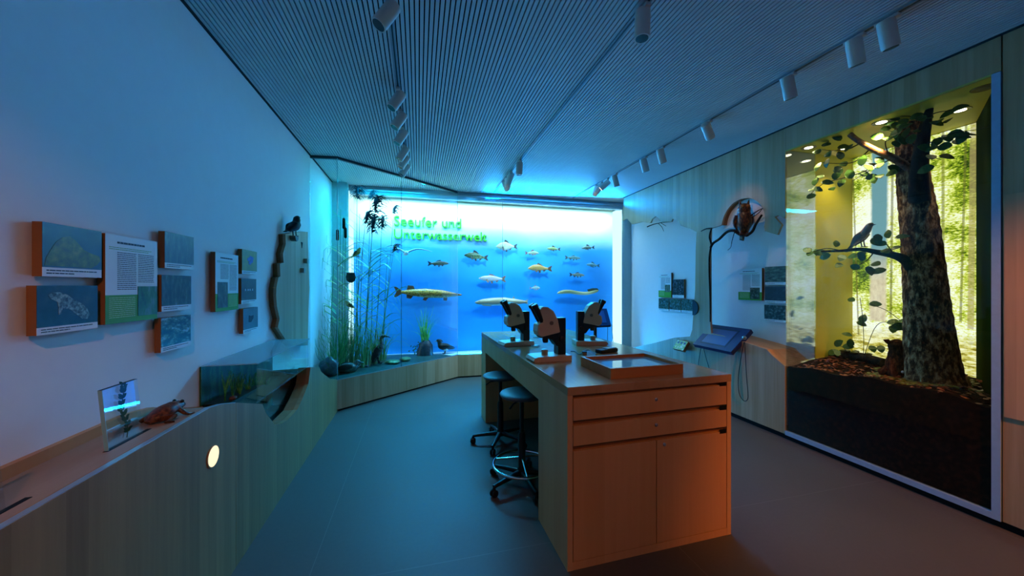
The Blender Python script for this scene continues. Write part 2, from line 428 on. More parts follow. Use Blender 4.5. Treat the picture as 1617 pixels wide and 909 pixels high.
gv = thing('glass_front', (0, 5.0, .38), 'tall clear glass front of the reed and fish display', 'glass')
def pane(a, b, z0, z1, th=.008):
    return MB().prism(slab2(a, b, 0, 0, th), z0, z1, 'z')
def lp2(a, b, t): return (lerp(a[0], b[0], t), lerp(a[1], b[1], t))
GS = .455     # joint where the seam shows at px 643
pj = lp2(C1, D1, GS)
for (a, b) in (((XL, 4.765), (XF - .002, 4.738)), (C1, lp2(C1, D1, GS - .002)), (lp2(C1, D1, GS + .002), D1)):
    pane(a, b, .38, ZC - .02).build('pane', M_GLASS, gv, True)
for (x0, x1) in ((.626, 1.378), (1.382, 2.5), (2.504, 3.675)):
    pane((x0, 5.985), (x1, 5.985), .38, 2.93).build('pane', M_GLASS, gv, True)
for q in ((C1[0] + .001, C1[1] + .002, M_GEDGE), (pj[0], pj[1] + .003, M_SEAM), (D1[0], D1[1] + .004, M_GEDGE)):
    MB().box((q[0] - .003, q[1] - .003, .38), (q[0] + .003, q[1] + .005, ZC - .02)).build('joint', q[2], gv, True)
MB().box((1.378, 5.986, .38), (1.382, 5.992, 2.93)).build('joint', M_SEAM, gv, True)
# ceiling channel that follows the glass
ch = MB()
for a, b in (((XL, 4.77), C1), (C1, D1)):
    ch.prism(slab2(a, b, 0, 0, .035), ZC - .03, ZC - .001, 'z')
ch.build('ceiling_channel', plain('channel_grey', '#20414f', 0.5, 0.4), gv, True)

# ================================================================== LEFT COUNTER
cnt = thing('exhibit_counter', (-1.1, 1.0, 0), 'long maple counter with wavy cut front along the left wall', 'counter')
top_px = [(333, 643), (350.6, 637.5), (372.6, 635.7), (414.4, 637.5), (419.9, 651.8), (434.2, 670.5), (444, 669), (454, 662.8), (469.4, 646.3), (478.2, 627.6), (487, 605.6), (490.3, 579.6), (504.4, 579.5), (507, 586.4), (513, 591.7), (521, 597.6), (531.5, 599.8)]
prof = yz(top_px, XF)
prof[-1] = (4.728, .385)
ya = [(YN, .932), (1.9, .932)] + prof
ys = prof[2][0]                       # board joint
FT = .03
iL = [p for p in ya if p[0] <= ys]
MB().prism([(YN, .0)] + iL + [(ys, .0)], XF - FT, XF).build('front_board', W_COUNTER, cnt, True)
yj = prof[11][0] - .05
mid = [p for p in ya if ys <= p[0] <= prof[11][0]]
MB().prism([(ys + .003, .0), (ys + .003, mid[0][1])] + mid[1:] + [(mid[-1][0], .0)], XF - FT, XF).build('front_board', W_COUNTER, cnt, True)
far = [p for p in ya if p[0] >= prof[11][0]]
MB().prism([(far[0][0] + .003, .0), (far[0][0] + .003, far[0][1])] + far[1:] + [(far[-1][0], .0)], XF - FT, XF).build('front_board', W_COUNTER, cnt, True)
# thick dark cut edge of the pond opening
eb = MB()
cut = prof[3:12]
for (a, b) in zip(cut, cut[1:]):
    eb.prism([(a[0], a[1]), (b[0], b[1]), (b[0] + .004, b[1] - .012), (a[0] + .004, a[1] - .012)], XF - .10, XF - FT)
eb.build('cut_edge', W_EDGE, cnt, True)
# tray top, sunk a little below front and back rims
ZT = .905
tp = [(YN, ZT), (2.0, ZT), (2.12, .893), (2.26, .862), (2.515, .79)]
MB().prism(tp + [(a, b - .02) for a, b in tp[::-1]], XL, XF - FT).build('counter_top', wood('maple_counter_top', 'x', 0.09, '#a98a74', '#94765f', 'y', 0.5), cnt, True)
bk = [(YN, .945), (1.95, .945), (2.10, .925), (2.26, .868), (2.515, .795)]
MB().prism(bk + [(a, b - .06) for a, b in bk[::-1]], XL, XL + .022).build('back_rim', wood('maple_rim', 'y', 0.3, '#c08a5c', '#b07a4e', 'y'), cnt, True)
fr = [(a, b + .002) for a, b in iL]
MB().prism(fr + [(a, b - .003) for a, b in fr[::-1]], XF - .022, XF - .002).build('front_rim', M_STEEL, cnt, True)
tb = [(3.62, .76), (3.93, .70), (4.0, .645), (4.14, .575), (4.36, .48), (4.72, .385)]
MB().prism(tb + [(a, b - .02) for a, b in tb[::-1]], XL, XF - FT).build('counter_top', W_EDGE, cnt, True)
MB().box((XF - .05, YN, 0), (XF - FT - .001, 4.72, .02)).build('toe_kick', M_TOE, cnt, True)
# lit porthole
pc = P(336, 720, 'x', XF)
pl = thing('porthole_lamp', (XF, pc.y, pc.z), 'round glowing porthole light set in the left counter front', 'lamp')
Mx = Matrix.Translation((XF, pc.y, pc.z)) @ Matrix.Rotation(R(90), 4, 'Y')
MB().lathe([(.001, .001), (.047, .001), (.047, .004), (.001, .0045)], 32, Mx).build('diffuser', glow('porthole_glow', (1.0, 0.80, 0.50), 1.35), pl, True)
MB().lathe([(.047, .0005), (.052, .0005), (.052, .004), (.047, .004)], 32, Mx).build('bezel', plain('porthole_bezel', '#a97b4b', 0.5), pl, True)
# cable-slot grooves in the counter top for the acrylic plates
def slot(y0, y1, x):
    MB().box((x - .008, y0, ZT - .002), (x + .008, y1, ZT + .0012)).build('slot', M_TOE, cnt, True)
slot(1.625, 1.845, -1.09); slot(1.03, 1.33, -1.065)

# ================================================================== FOREST VITRINE
fv = thing('forest_vitrine', (3.95, 2.1, 0), 'tall lit glass case with forest backdrop set into the right wall', 'display case')
M_YEL = plain('olive_yellow_lining', '#c9bb2c', 0.5, 0.35, 0, 0.06, 5)
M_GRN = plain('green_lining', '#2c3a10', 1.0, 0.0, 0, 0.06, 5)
XV = 4.39
MB().box((XW, VY1, .02), (XV, VY1 + .003, VZ)).build('side_wall', M_YEL, fv, True)
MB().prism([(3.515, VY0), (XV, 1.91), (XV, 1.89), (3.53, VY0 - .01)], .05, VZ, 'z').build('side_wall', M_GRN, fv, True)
MB().box((XR + TH, VY0, VZ), (XV, VY1, VZ + .02)).build('case_ceiling', M_YEL, fv, True)
# backlit forest photograph
t = NT('forest_backlit_print'); co = t.n('ShaderNodeVectorMath', operation='ADD'); t.put(co.inputs[0], t.coords('Object')); co.inputs[1].default_value = (3.95, 2.1, 0); co = co.outputs[0]; s = t.sep(co)
n1 = t.noise(t.mapping(co, (1, 1, 1.3)), 3.2, 6, 0.65); n2 = t.noise(t.mapping(co, (1, 1, 2.4)), 34, 6, 0.75); n3 = t.noise(co, 1.1, 2)
f = t.math('ADD', t.math('ADD', t.math('MULTIPLY', n1, 0.45), t.math('MULTIPLY', n2, 0.55)), t.math('MULTIPLY', t.math('SUBTRACT', n3, 0.5), 0.5))
leafc = t.ramp(f, [(0.38, rgb('#24390a')), (0.44, rgb('#6f8a12')), (0.485, rgb('#c2cc30')), (0.525, rgb('#f2ee86')), (0.575, rgb('#fffdea'))])
gnd = t.ramp(t.noise(t.mapping(co, (1, 1, 3.5)), 14, 5, 0.7), [(0.35, rgb('#7a6a1e')), (0.47, rgb('#d2c152')), (0.56, rgb('#f7eeb4')), (0.7, rgb('#fff8dc'))])
gm = t.math('SMOOTH_MIN', 1.0, t.math('MAXIMUM', 0.0, t.math('DIVIDE', t.math('SUBTRACT', 1.25, t.math('ADD', s[2], t.math('MULTIPLY', n1, 0.25))), 0.12)), 0.05)
img = t.mix(gm, leafc, gnd)
def stem(yc, hw, col, z0, img, lean=0.0):
    q = t.math('ABSOLUTE', t.math('SUBTRACT', t.math('ADD', s[1], t.math('MULTIPLY', s[2], lean)), yc))
    q = t.math('ADD', q, t.math('MULTIPLY', t.math('SUBTRACT', n1, .5), hw * .5))
    e = t.math('MINIMUM', 1.0, t.math('MAXIMUM', 0.0, t.math('DIVIDE', t.math('SUBTRACT', hw * 1.08, q), hw * .3)))
    m = t.math('MULTIPLY', e, t.math('GREATER_THAN', t.math('ADD', s[2], t.math('MULTIPLY', n2, .1)), z0 + .05))
    m = t.math('MULTIPLY', m, t.math('MINIMUM', 1.0, t.math('ADD', 0.35 if hw < .05 else 0.75, t.math('MULTIPLY', n2, 0.6))))
    return t.mix(m, img, col)
bk_ = t.noise(t.mapping(co, (1, 6, 3)), 6, 4)
bark = t.mix(t.math('MULTIPLY', bk_, 0.9), rgb('#fff0cc'), rgb('#a88d62'))
bark = t.mix(t.math('MINIMUM', 1.0, t.math('MAXIMUM', 0.0, t.math('DIVIDE', t.math('SUBTRACT', s[2], 1.55), .35))), bark, rgb('#6f9aa0'))
img = stem(2.575, .07, bark, 1.16, img, .012)
img = stem(2.47, .010, rgb('#5a5a1c'), 1.2, img, .01)
img = stem(2.69, .008, rgb('#6a5d20'), 1.0, img, -.03)
img = stem(2.10, .010, rgb('#7a7a30'), 1.25, img)
img = stem(1.95, .02, rgb('#b09a60'), 1.15, img, .01)
img = stem(2.02, .008, rgb('#6a6a2a'), 1.2, img, .02)
t.emit(img, 1.1); M_FOREST = t.m
MB().box((XV - .004, 1.905, .60), (XV - .001, VY1 - .002, VZ - .005)).build('backlit_photo', M_FOREST, fv, True)
MB().box((XV, 1.89, .02), (XV + .03, VY1, VZ)).build('back_wall', M_TOE, fv, True)
M_FRAME = plain('frame_blue_grey', '#8fa9c4', 0.4, 0.4)
MB().box((XR - .006, VY0 - .006, .045), (XR + .02, VY0 + .032, VZ - .005)).build('frame_post', M_FRAME, fv, True)
MB().box((XR - .006, VY0 + .032, .045), (XR + .02, VY1, .085)).build('frame_sill', M_FRAME, fv, True)
MB().box((XR + .001, VY0 + .032, VZ - .012), (XR + .02, VY1, VZ)).build('frame_head', plain('frame_brass', '#b6a24a', 0.4), fv, True)
MB().box((XR + .002, VY0 + .033, .085), (XR + .012, VY1 - .001, VZ - .012)).build('front_pane', M_GLASS, fv, True)
MB().box((XR + .012, VY1 - .010, .085), (XW, VY1 - .001, VZ)).build('side_pane', glass('side_glass', (0.9, 0.94, 0.95), 0.18), fv, True)
for i, (a, b) in enumerate(((1277, 233), (1335, 234), (1392, 193), (1516, 174), (1553, 139))):
    q = P(a, b, 'z', VZ)
    dl = thing('recessed_downlight', (q.x, q.y, VZ), ['round recessed downlight nearest the left front corner of the forest case', 'round recessed downlight at the left rear of the forest case', 'round recessed downlight above the middle of the forest case', 'round recessed downlight behind leaves at the right of the tree top', 'round recessed downlight nearest the right front corner of the forest case'][i], 'downlight', 'downlights in the forest case')
    Mq = Matrix.Translation((q.x, q.y, VZ)) 
    MB().lathe([(.034, -.001), (.058, -.004), (.060, -.001), (.060, 0)], 28, Mq).build('trim_ring', plain('downlight_ring', '#6e5a2a', 0.35, 0.5, 0.6), dl, True, True)
    MB().lathe([(.001, -.003), (.033, -.003), (.033, -.001), (.001, -.001)], 24, Mq).build('lens', glow('downlight_lens', (1.0, 0.86, 0.52), 10) if i < 4 else plain('unlit_lens', '#5a5030', 0.3), dl, True)
    if i < 4: spot('downlight_beam', (q.x, q.y, VZ - .01), [(3.69, 2.28, 1.75), (q.x + .1, q.y + .15, 1.0), (4.12, 2.775, 1.3), (3.72, 1.95, .75)][i], [34, 26, 115, 16][i], (1.0, 0.76, 0.34), 80 if i < 2 else 60, 0.8)

# ================================================================== PHOTO AND TEXT BOARDS ON THE WALLS
M_SHEET = plain('board_white', '#dfe3e6', 0.5, 0.3, 0, 0.02)
M_GREEN = plain('board_green', '#4a9a2c', 0.5, 0.3, 0, 0.05)
M_INK = plain('ink', '#2a3440', 0.6)
M_INKL = plain('ink_pale', '#b5d39a', 0.6)
class Board:
    """a print on a wooden block; s runs left to right for the viewer, t bottom to top, in metres"""
    def __init__(s, name, wall, y0, y1, z0, z1, label, cat, group, th=.026, gap=.010, back=False):
        s.sg = 1 if wall == 'left' else -1
        base = XL if wall == 'left' else XW
        s.xb = base + s.sg * gap; s.xf = base + s.sg * (gap + th); s.y0, s.y1, s.z0, s.z1 = y0, y1, z0, z1
        s.w = y1 - y0; s.h = z1 - z0
        s.o = thing(name, (base, (y0 + y1) / 2, z0), label, cat, group)
        MB().box((s.xb, y0, z0), (s.xf, y1, z1)).build('block', W_EDGE, s.o, True)
        MB().box((base, y0 + .3 * s.w, z0 + .3 * s.h), (s.xb, y1 - .3 * s.w, z1 - .3 * s.h)).build('mount', M_TOE, s.o, True)
        s.lv = 0
    def Y(s, a): return s.y0 + a if s.sg > 0 else s.y1 - a
    def rect(s, name, a0, a1, b0, b1, mat, lv=1):
        x = s.xf + s.sg * .0008 * lv
        return MB().box((s.xf, s.Y(a0), s.z0 + b0), (x, s.Y(a1), s.z0 + b1)).build(name, mat, s.o, True)
    def poly(s, name, pts, mat, lv=2):
        x = s.xf + s.sg * .0008 * lv
        return MB().prism([(s.Y(a), s.z0 + b) for a, b in pts], s.xf, x).build(name, mat, s.o, True)
    def text(s, lines, mat, hh, lv=2, name='lettering', seed=1):
        r = random.Random(seed); m = MB(); x = s.xf + s.sg * .0008 * lv
        for a0, a1, b in lines:
            a = a0
            while a < a1 - .002:
                wl = min(r.uniform(.006, .022), a1 - a)
                m.box((s.xf, s.Y(a), s.z0 + b), (x, s.Y(a + wl), s.z0 + b + hh)); a += wl + .003
        return m.build(name, mat, s.o, True)
    def photo_board(s, mat, cap=.16, seed=1):
        s.rect('caption', 0, s.w, 0, s.h * cap, M_SHEET); s.pic = s.rect('photo', 0, s.w, s.h * cap, s.h, mat)
        s.text([(s.w * .06, s.w * .9, s.h * cap * .62), (s.w * .06, s.w * .5, s.h * cap * .30)], M_INK, s.h * cap * .12, 2, 'lettering', seed)
    def text_board(s, photo, green_h, px0, px1, py0, py1, seed):
        w_, h_ = s.w, s.h
        s.rect('sheet', 0, w_, h_ * green_h, h_, M_SHEET); s.rect('green_field', 0, w_, 0, h_ * green_h, M_GREEN)
        s.rect('inset_photo', px0 * w_, px1 * w_, py0 * h_, py1 * h_, photo, 3)
        s.text([(w_ * .2, w_ * .72, h_ * .905)], M_INK, h_ * .022, 2, 'heading', seed)
        s.text([(w_ * .06, w_ * .88, h_ * .855), (w_ * .06, w_ * .8, h_ * .835)], M_GREEN, h_ * .006, 2, 'subheading', seed + 1)
        L = []
        c0 = [(.20, .55), (.59, .92)]
        for ci, (a, b) in enumerate(c0):
            y = .80
            lim = (py1 if px0 > .45 else green_h) if ci == 1 else (py1 if px0 < .45 else green_h)
            while y > lim + .04:
                L.append((w_ * a, w_ * b, h_ * y)); y -= .022
        s.text(L, M_INK, h_ * .008, 2, 'lettering', seed + 2)
        g = []
        y = green_h - .035
        a, b = (.06, px0 - .05) if px0 > .45 else (px1 + .05, .94)
        while y > .06: g.append((w_ * a, w_ * b, h_ * y)); y -= .022
        s.text(g, M_INKL, h_ * .007, 2, 'small_print', seed + 3)

def lb(pxl, pxr, tl, bl, tr_, br, off=.036, wall='left'):
    X = XL + off if wall == 'left' else XW - off
    a = P(pxl, tl, 'x', X); b = P(pxl, bl, 'x', X); c_ = P(pxr, tr_, 'x', X); d = P(pxr, br, 'x', X)
    return min(a.y, c_.y), max(a.y, c_.y), (b.z + d.z) / 2, (a.z + c_.z) / 2
DG = [(.3, '#0b1c22'), (.5, '#1c3d46'), (.62, '#2f5b5c'), (.75, '#54706a')]
def ph(n, stops, sc=22, st=(1, 1, 1), sd=0): return patch('print_' + n, stops, sc, 6, st, 0.35, 0.4, sd)
GA = 'photo and text boards on the left wall'
B = Board('photo_board', 'left', *lb(66.3, 160.1, 350, 436.7, 365.2, 437.8), 'large photo board of a yellow underwater mound, upper left of the left wall', 'picture', GA)
B.photo_board(ph('mound_water', [(.2, '#1f4a5c'), (.5, '#2c6172'), (.8, '#3a7280')], 8), .17, 1)
mp = [(.03, .20), (.05, .34), (.12, .50), (.2, .66), (.3, .76), (.42, .80), (.5, .74), (.58, .66), (.66, .56), (.8, .50), (.95, .46), (.97, .36), (.9, .26), (.8, .20)]
B.poly('mound_print', [(a * B.w, b * B.h) for a, b in mp], ph('mound', [(.3, '#3a5a34'), (.5, '#6f7f33'), (.65, '#a29a3e')], 30))
B = Board('photo_board', 'left', *lb(57.5, 153.8, 451, 535.6, 450.5, 513), 'large photo board of a spotted snake, lower left of the left wall', 'picture', GA)
B.photo_board(ph('snake_bg', [(.3, '#0e2530'), (.55, '#1d4650'), (.75, '#4a5a58')], 14, sd=3), .15, 5)
sn = [(.16, .80), (.22, .86), (.34, .86), (.46, .80), (.56, .70), (.70, .60), (.80, .48), (.84, .34), (.80, .24), (.70, .26), (.58, .40), (.48, .50), (.38, .52), (.36, .40), (.32, .38), (.32, .54), (.30, .66), (.20, .72)]
B.poly('snake_print', [(a * B.w, b * B.h) for a, b in sn], ph('snake', [(.35, '#16262a'), (.48, '#6c8276'), (.6, '#bcc5ad')], 70, sd=2))
B = Board('text_board', 'left', *lb(166, 248, 368, 512, 381.5, 503), 'tall white and green text board between the photo boards on the left wall', 'sign', GA)
B.text_board(ph('meadow', [(.3, '#1c5a1a'), (.5, '#3f8f2c'), (.7, '#7fa47c')], 34, (1, 1, .4)), .32, .58, .99, .06, .42, 11)
for (a, lab, m_) in (
    ((260, 305.8, 365, 423, 374.5, 426), 'small photo board of pale pond weed, topmost beside the large text board', ph('pondweed', [(.3, '#2f6272'), (.55, '#4a7c86'), (.7, '#6f9c88')], 26, (1, 1.6, .5), 4)),
    ((255, 301.6, 434, 491.6, 435.3, 488), 'small photo board of dark undergrowth, middle one beside the large text board', ph('undergrowth', [(.35, '#0f2016'), (.5, '#2c4a2a'), (.62, '#5b6b48'), (.75, '#8c96a0')], 30, (1, 1.5, .6), 5)),
    ((254, 301, 502, 560, 497, 542), 'small photo board of crossed green stems, lowest beside the large text board', ph('stems', [(.38, '#10241c'), (.5, '#2f5a38'), (.58, '#7d8f6a'), (.7, '#cdd6cf')], 38, (1, .6, 1.3), 6))):
    B = Board('photo_board', 'left', *lb(*a), lab, 'picture', GA); B.photo_board(m_, .15, int(a[0]))
B = Board('text_board', 'left', *lb(340, 376, 397, 491.6, 404, 488.7), 'narrower white and green text board farther along the left wall', 'sign', GA)
B.text_board(ph('reed_inset', [(.3, '#22331c'), (.5, '#4f6a4a'), (.7, '#93a39a')], 40, (1, 1, .4), 8), .30, .08, .50, .06, .50, 31)
for (a, lab, m_) in (
    ((382, 405.5, 392.3, 433, 398.3, 433), 'small yellow photo board with a blue flower, right of the narrow text board', ph('flower_bg', [(.3, '#86a05a'), (.6, '#c4c46a')], 12, sd=9)),
    ((381, 404.5, 439, 479, 440.7, 478.5), 'small teal photo board with pale specks in a row, under the flower photo', ph('teal_bg', [(.3, '#28504e'), (.6, '#3f6a5c')], 12, sd=10)),
    ((384, 407, 487, 527, 484.5, 520.5), 'small grey photo board with a dark insect, lowest in the far column', ph('grey_bg', [(.3, '#4c7480'), (.6, '#6a929a')], 9, sd=11))):
    B = Board('photo_board', 'left', *lb(*a), lab, 'picture', GA); B.photo_board(m_, .14, int(a[2]))
    if 'blue flower' in lab:
        for (u, v_) in ((.42, .62), (.55, .70), (.62, .56), (.50, .48), (.66, .68)):
            B.poly('petal_print', [((u + .09 * math.cos(k)) * B.w, (v_ + .08 * math.sin(k)) * B.h) for k in [i * .785 for i in range(8)]], plain('petal_blue', '#3b64b8', 0.5), 3)
    elif 'specks' in lab:
        for u in (.25, .42, .55, .72): B.poly('speck_print', [((u + .035 * math.cos(k)) * B.w, (.55 + .05 * math.sin(k)) * B.h) for k in [i * 1.047 for i in range(6)]], M_SHEET, 3)
    else:
        B.poly('insect_print', [(.35 * B.w, .42 * B.h), (.5 * B.w, .40 * B.h), (.66 * B.w, .55 * B.h), (.68 * B.w, .68 * B.h), (.5 * B.w, .66 * B.h), (.36 * B.w, .70 * B.h)], M_BLACK, 3)
GR = 'photo and text boards on the right wall'
B = Board('text_board', 'right', *lb(1040, 1060, 431, 469, 431, 469.5, .036, 'right'), 'small white and green text board left of the trunk-shaped panel', 'sign', GR)
B.text_board(ph('crest', [(.3, '#2b4a3a'), (.6, '#7b9a7a')], 30, sd=12), .28, .52, .92, .22, .52, 51)
def rb(a, lab, m_, cap=.14):
    q = Board('photo_board', 'right', *lb(*a, .036, 'right'), lab, 'picture', GR); q.photo_board(m_, cap, int(a[0])); return q
rb((1062, 1080, 441, 469.5, 441, 470), 'small dark photo board of a thicket beside the far right-wall text board', ph('thicket', [(.4, '#0c1418'), (.52, '#2e4428'), (.66, '#8a97a0')], 34, sd=13))
for i, (a, b) in enumerate(((1040, 1056), (1057, 1075), (1076, 1096))):
    rb((a, b, 471 + i * .6, 489.5 + i * 1.6, 471.3 + i * .6, 490.5 + i * 1.6), ['leftmost of three small landscape photos in a row on the right wall', 'middle of three small landscape photos in a row on the right wall', 'rightmost of three small landscape photos in a row, touching the trunk-shaped panel'][i], ph('row%d' % i, [(.35, '#0f2a26'), (.5, '#3c6a4c'), (.62, '#6b9a9a'), (.75, '#a8c6d0')], 30, sd=14 + i))
B = Board('text_board', 'right', *lb(1166, 1203, 425, 474, 423, 473.5, .036, 'right'), 'grey-blue and green text board right of the trunk-shaped panel', 'sign', GR)
B.text_board(ph('moss_inset', [(.35, '#16281c'), (.55, '#4a6a4a'), (.7, '#9aa8a0')], 36, sd=18), .26, .52, .92, .04, .40, 71)
rb((1208, 1241, 421, 449, 420, 449.5), 'topmost photo board of a twig beside the forest case', ph('twig', [(.38, '#1d3028'), (.55, '#4f6a54'), (.7, '#8a9a80')], 28, (1, .6, 1.4), 19))
rb((1208, 1241, 452, 478, 451.5, 478.5), 'middle dark blue photo board beside the forest case', ph('night', [(.38, '#0e1a28'), (.6, '#22384a'), (.75, '#5a7068')], 16, sd=20))
rb((1207, 1241, 481.5, 507.5, 482, 508.5), 'lowest photo board of tangled leaves beside the forest case', ph('tangle', [(.4, '#13221e'), (.52, '#2f4a40'), (.64, '#7d9088')], 36, sd=21))

# ================================================================== WOODEN LANDSCAPE SILHOUETTE ON THE LEFT WALL
XS = XL + .062
so = [(450.7, 369.7), (451.4, 385), (446.8, 400.7), (448, 414.6), (442, 416), (442.8, 436.4), (439.5, 438), (436.5, 453.5), (436, 466), (437.3, 483), (441.6, 503), (438.7, 517), (450, 534.5), (462, 545), (486, 545), (487, 491.5), (488.6, 454.4), (487.5, 425), (486, 377), (486, 366), (468, 367)]
sp = yz(so, XS); sp = [(a, min(b, 9)) for a, b in sp]
cx_ = sum(p[0] for p in sp) / len(sp)
sil = thing('cliff_silhouette', (XL, cx_, sp[12][1]), 'pale wooden cliff-shaped panel with wavy dark edge on the left wall', 'wall panel')
MB().prism(sp, XS - .022, XS).build('panel_face', W_LEFT, sil, True)
sp2 = [(a + .012, b) for a, b in sp[:13]] + [(a - .01, b) for a, b in sp[13:]]
MB().prism(sp2, XL + .001, XS - .022).build('panel_core', W_EDGE, sil, True)
def on_sil(px, py): q = P(px, py, 'x', XS); return q
q = on_sil(476.5, 386.5); r_ = .028
MB().prism([(q.y - r_, q.z + r_), (q.y + r_, q.z + r_), (q.y, q.z - r_ * 1.2)], XS, XS + .004).build('triangle_marker', M_TOE, sil, True)
for (a, b) in ((480.5, 412), (475.5, 427)):
    q = on_sil(a, b); MB().box((XS, q.y - .028, q.z - .024), (XS + .035, q.y + .030, q.z + .024)).build('peg_block', plain('peg_wood', '#8f8f86', 0.6), sil, True)
# half-round perch
q = on_sil(460, 372.5)
pts = [(q.y + .05 * math.cos(R(a)), q.z + .05 * math.sin(R(a))) for a in range(180, 361, 15)]
MB().prism(pts, XS, XS + .05).build('perch', plain('perch_wood', '#5c6a66', 0.6), sil, True)
PERCH = Vector((XS + .03, q.y, q.z))

# dark half-round plate on the trunk panel's edge
q = P(1094.6, 485.5, 'x', XR); rr = .098
pts = [(q.y - rr * math.cos(R(a)) * 1.0, q.z + rr * math.sin(R(a))) for a in range(-90, 91, 12)]
kn = thing('half_disc_panel', (XR, q.y, q.z - rr), 'dark half-round disc on the edge of the trunk-shaped panel', 'disc')
MB().prism(pts, XR - .012, XR - .001).build('disc', plain('dark_disc', '#0a1420', 0.4), kn, True)

# ================================================================== ACRYLIC PLATES ON THE COUNTER
M_ACR = glass('acrylic_sheet', (0.92, 0.96, 0.98), 0.10)
M_LEAFD = plain('pressed_leaf', '#254a2a', 0.6, 0.3, 0, 0.3, 50)
def leafshape(m, base, d, L, W, nrm):
    d = Vector(d).normalized(); n = Vector(nrm).normalized(); s = d.cross(n).normalized(); b = Vector(base)
    k = [(0, 0), (.25, .42), (.5, .5), (.75, .34), (1, 0), (.75, -.34), (.5, -.5), (.25, -.42)]
    top = [b + d * (L * u) + s * (W * v_) + n * .0008 for u, v_ in k]; bot = [p - n * .0016 for p in top]
    m.add(top + bot, [tuple(range(8)), tuple(range(15, 7, -1))] + [(i, (i + 1) % 8, 8 + (i + 1) % 8, 8 + i) for i in range(8)])
def plate(y0, y1, x, zt, lab, seed, lean=-.02):
    t_ = thing('acrylic_plate', (x, (y0 + y1) / 2, ZT), lab, 'display plate', 'acrylic plates standing in the counter slots')
    Mx = Matrix(((1, 0, lean / (zt - ZT), x), (0, 1, 0, 0), (0, 0, 1, ZT), (0, 0, 0, 1)))
    MB().box((-.006, y0, .001), (.006, y1, zt - ZT), Mx).build('sheet', M_ACR, t_, True)
    MB().box((-.0065, y0 - .0012, .001), (.0065, y0, zt - ZT), Mx).build('polished_edge', M_GEDGE, t_, True)
    MB().box((-.0065, y0, zt - ZT), (.0065, y1, zt - ZT + .001), Mx).build('polished_edge', M_SEAM, t_, True)
    r = random.Random(seed); m = MB(); h_ = (zt - ZT) * .88; yc = (y0 + y1) / 2 + .01
    stem_pts = [Mx @ Vector((.0, yc + .01 * math.sin(k * .9), .012 + h_ * k / 9)) for k in range(10)]
    m.tube(stem_pts, .0015, 5)
    for k in range(1, 10):
        for sgn in (-1, 1):
            for dz in (0, .008):
                leafshape(m, stem_pts[k] + Vector((0, 0, dz)), Vector((0, sgn, r.uniform(.2, 1.0))), r.uniform(.016, .026), .011, (1, 0, 0))
    m.build('pressed_plant', M_LEAFD, t_, True)
plate(1.632, 1.80, -1.09, 1.125, 'clear acrylic plate with a pressed leafy plant, standing on the left counter', 3)
plate(1.00, 1.265, -1.065, 1.125, 'clear acrylic plate cut by the left picture edge, on the counter', 4)

# ================================================================== BIRDS, TOAD: swept bodies
def creature(root, spine, radii, mat, seg=14, name='body', up=None):
    return MB().tube(spine, radii, seg, up=up).build(name, mat, root, True, True)
def smooth_path(keys, n=5):
    pts = curve_pts([k[0] for k in keys], n); rr = []
    for i in range(len(pts)):
        f = i / n; a = min(int(f), len(keys) - 2); t_ = f - a
        t_ = t_ * t_ * (3 - 2 * t_)
        rr.append((lerp(keys[a][1], keys[a + 1][1], t_), lerp(keys[a][2], keys[a + 1][2], t_)))
    return pts, rr
def bird(name, loc, fwd, S, lab, cat, keys, mats, legs=None, wing=None, beak=None, eye=None, tail=None, group=None, extra=None):
    """keys: (forward, up, half width, half height) along the spine, tail to head, in body units; fwd is the direction faced"""
    f = Vector(fwd).normalized(); s = f.cross(Vector((0, 0, 1))).normalized(); U = Vector((0, 0, 1)); L = Vector(loc)
    def W(a, b, c=0.0): return L + (f * a + U * b + s * c) * S
    rt = thing(name, loc, lab, cat, group)
    pts, rr = smooth_path([(W(a, b), wd * S, hh * S) for a, b, wd, hh in keys])
    creature(rt, pts, rr, mats['body'], 16)
    if wing:
        for sd in (-1, 1):
            m = MB(); k = [(W(a, b, sd * c), wd * S, hh * S) for a, b, c, wd, hh in wing]
            p2, r2 = smooth_path(k, 4); m.tube(p2, r2, 10); m.build('wing', mats.get('wing', mats['body']), rt, True, True)
    if tail: 
        p2, r2 = smooth_path([(W(a, b), wd * S, hh * S) for a, b, wd, hh in tail], 3); MB().tube(p2, r2, 8).build('tail', mats.get('tail', mats['body']), rt, True, True)
    if beak:
        p2, r2 = smooth_path([(W(a, b), wd * S, hh * S) for a, b, wd, hh in beak], 3); MB().tube(p2, r2, 8).build('beak', mats.get('beak', M_BLACK), rt, True, True)
    if eye:
        for sd in (-1, 1): MB().ball(W(eye[0], eye[1], sd * eye[2]), eye[3] * S, 8, 6).build('eye', mats.get('eye', M_DARK), rt, True, True)
    if legs:
        for sd in (-1, 1):
            (a0, b0), (a1, b1), c, r_ = legs
            lg = MB().tube([W(a0, b0, sd * c), W((a0 + a1) / 2 - .01, (b0 + b1) / 2, sd * c), W(a1, b1 + .01, sd * c)], r_ * S, 6).build('leg', mats.get('leg', M_BLACK), rt, True)
            m = MB()
            for ang in (-28, 0, 28, 180):
                m.tube([W(a1, b1 + .012, sd * c), W(a1 + .1 * math.cos(R(ang)) * (.5 if ang == 180 else 1), b1 + .008, sd * c + .1 * math.sin(R(ang)))], [r_ * S * .9, r_ * S * .5], 5)
            m.build('foot', mats.get('leg', M_BLACK), lg, True)
    return rt, W
M_BROWNF = patch('brown_feather', [(.3, '#2a1a10'), (.5, '#5c3c20'), (.7, '#9a6c3c')], 40)
M_OWL = patch('owl_feather', [(.32, '#150d08'), (.5, '#4a2a12'), (.62, '#8a4f1e'), (.75, '#b98a50')], 55, 5, (1, 1, .5))
M_BLKF = plain('black_feather', '#0d0f14', 0.55, 0.4, 0, 0.3, 40)
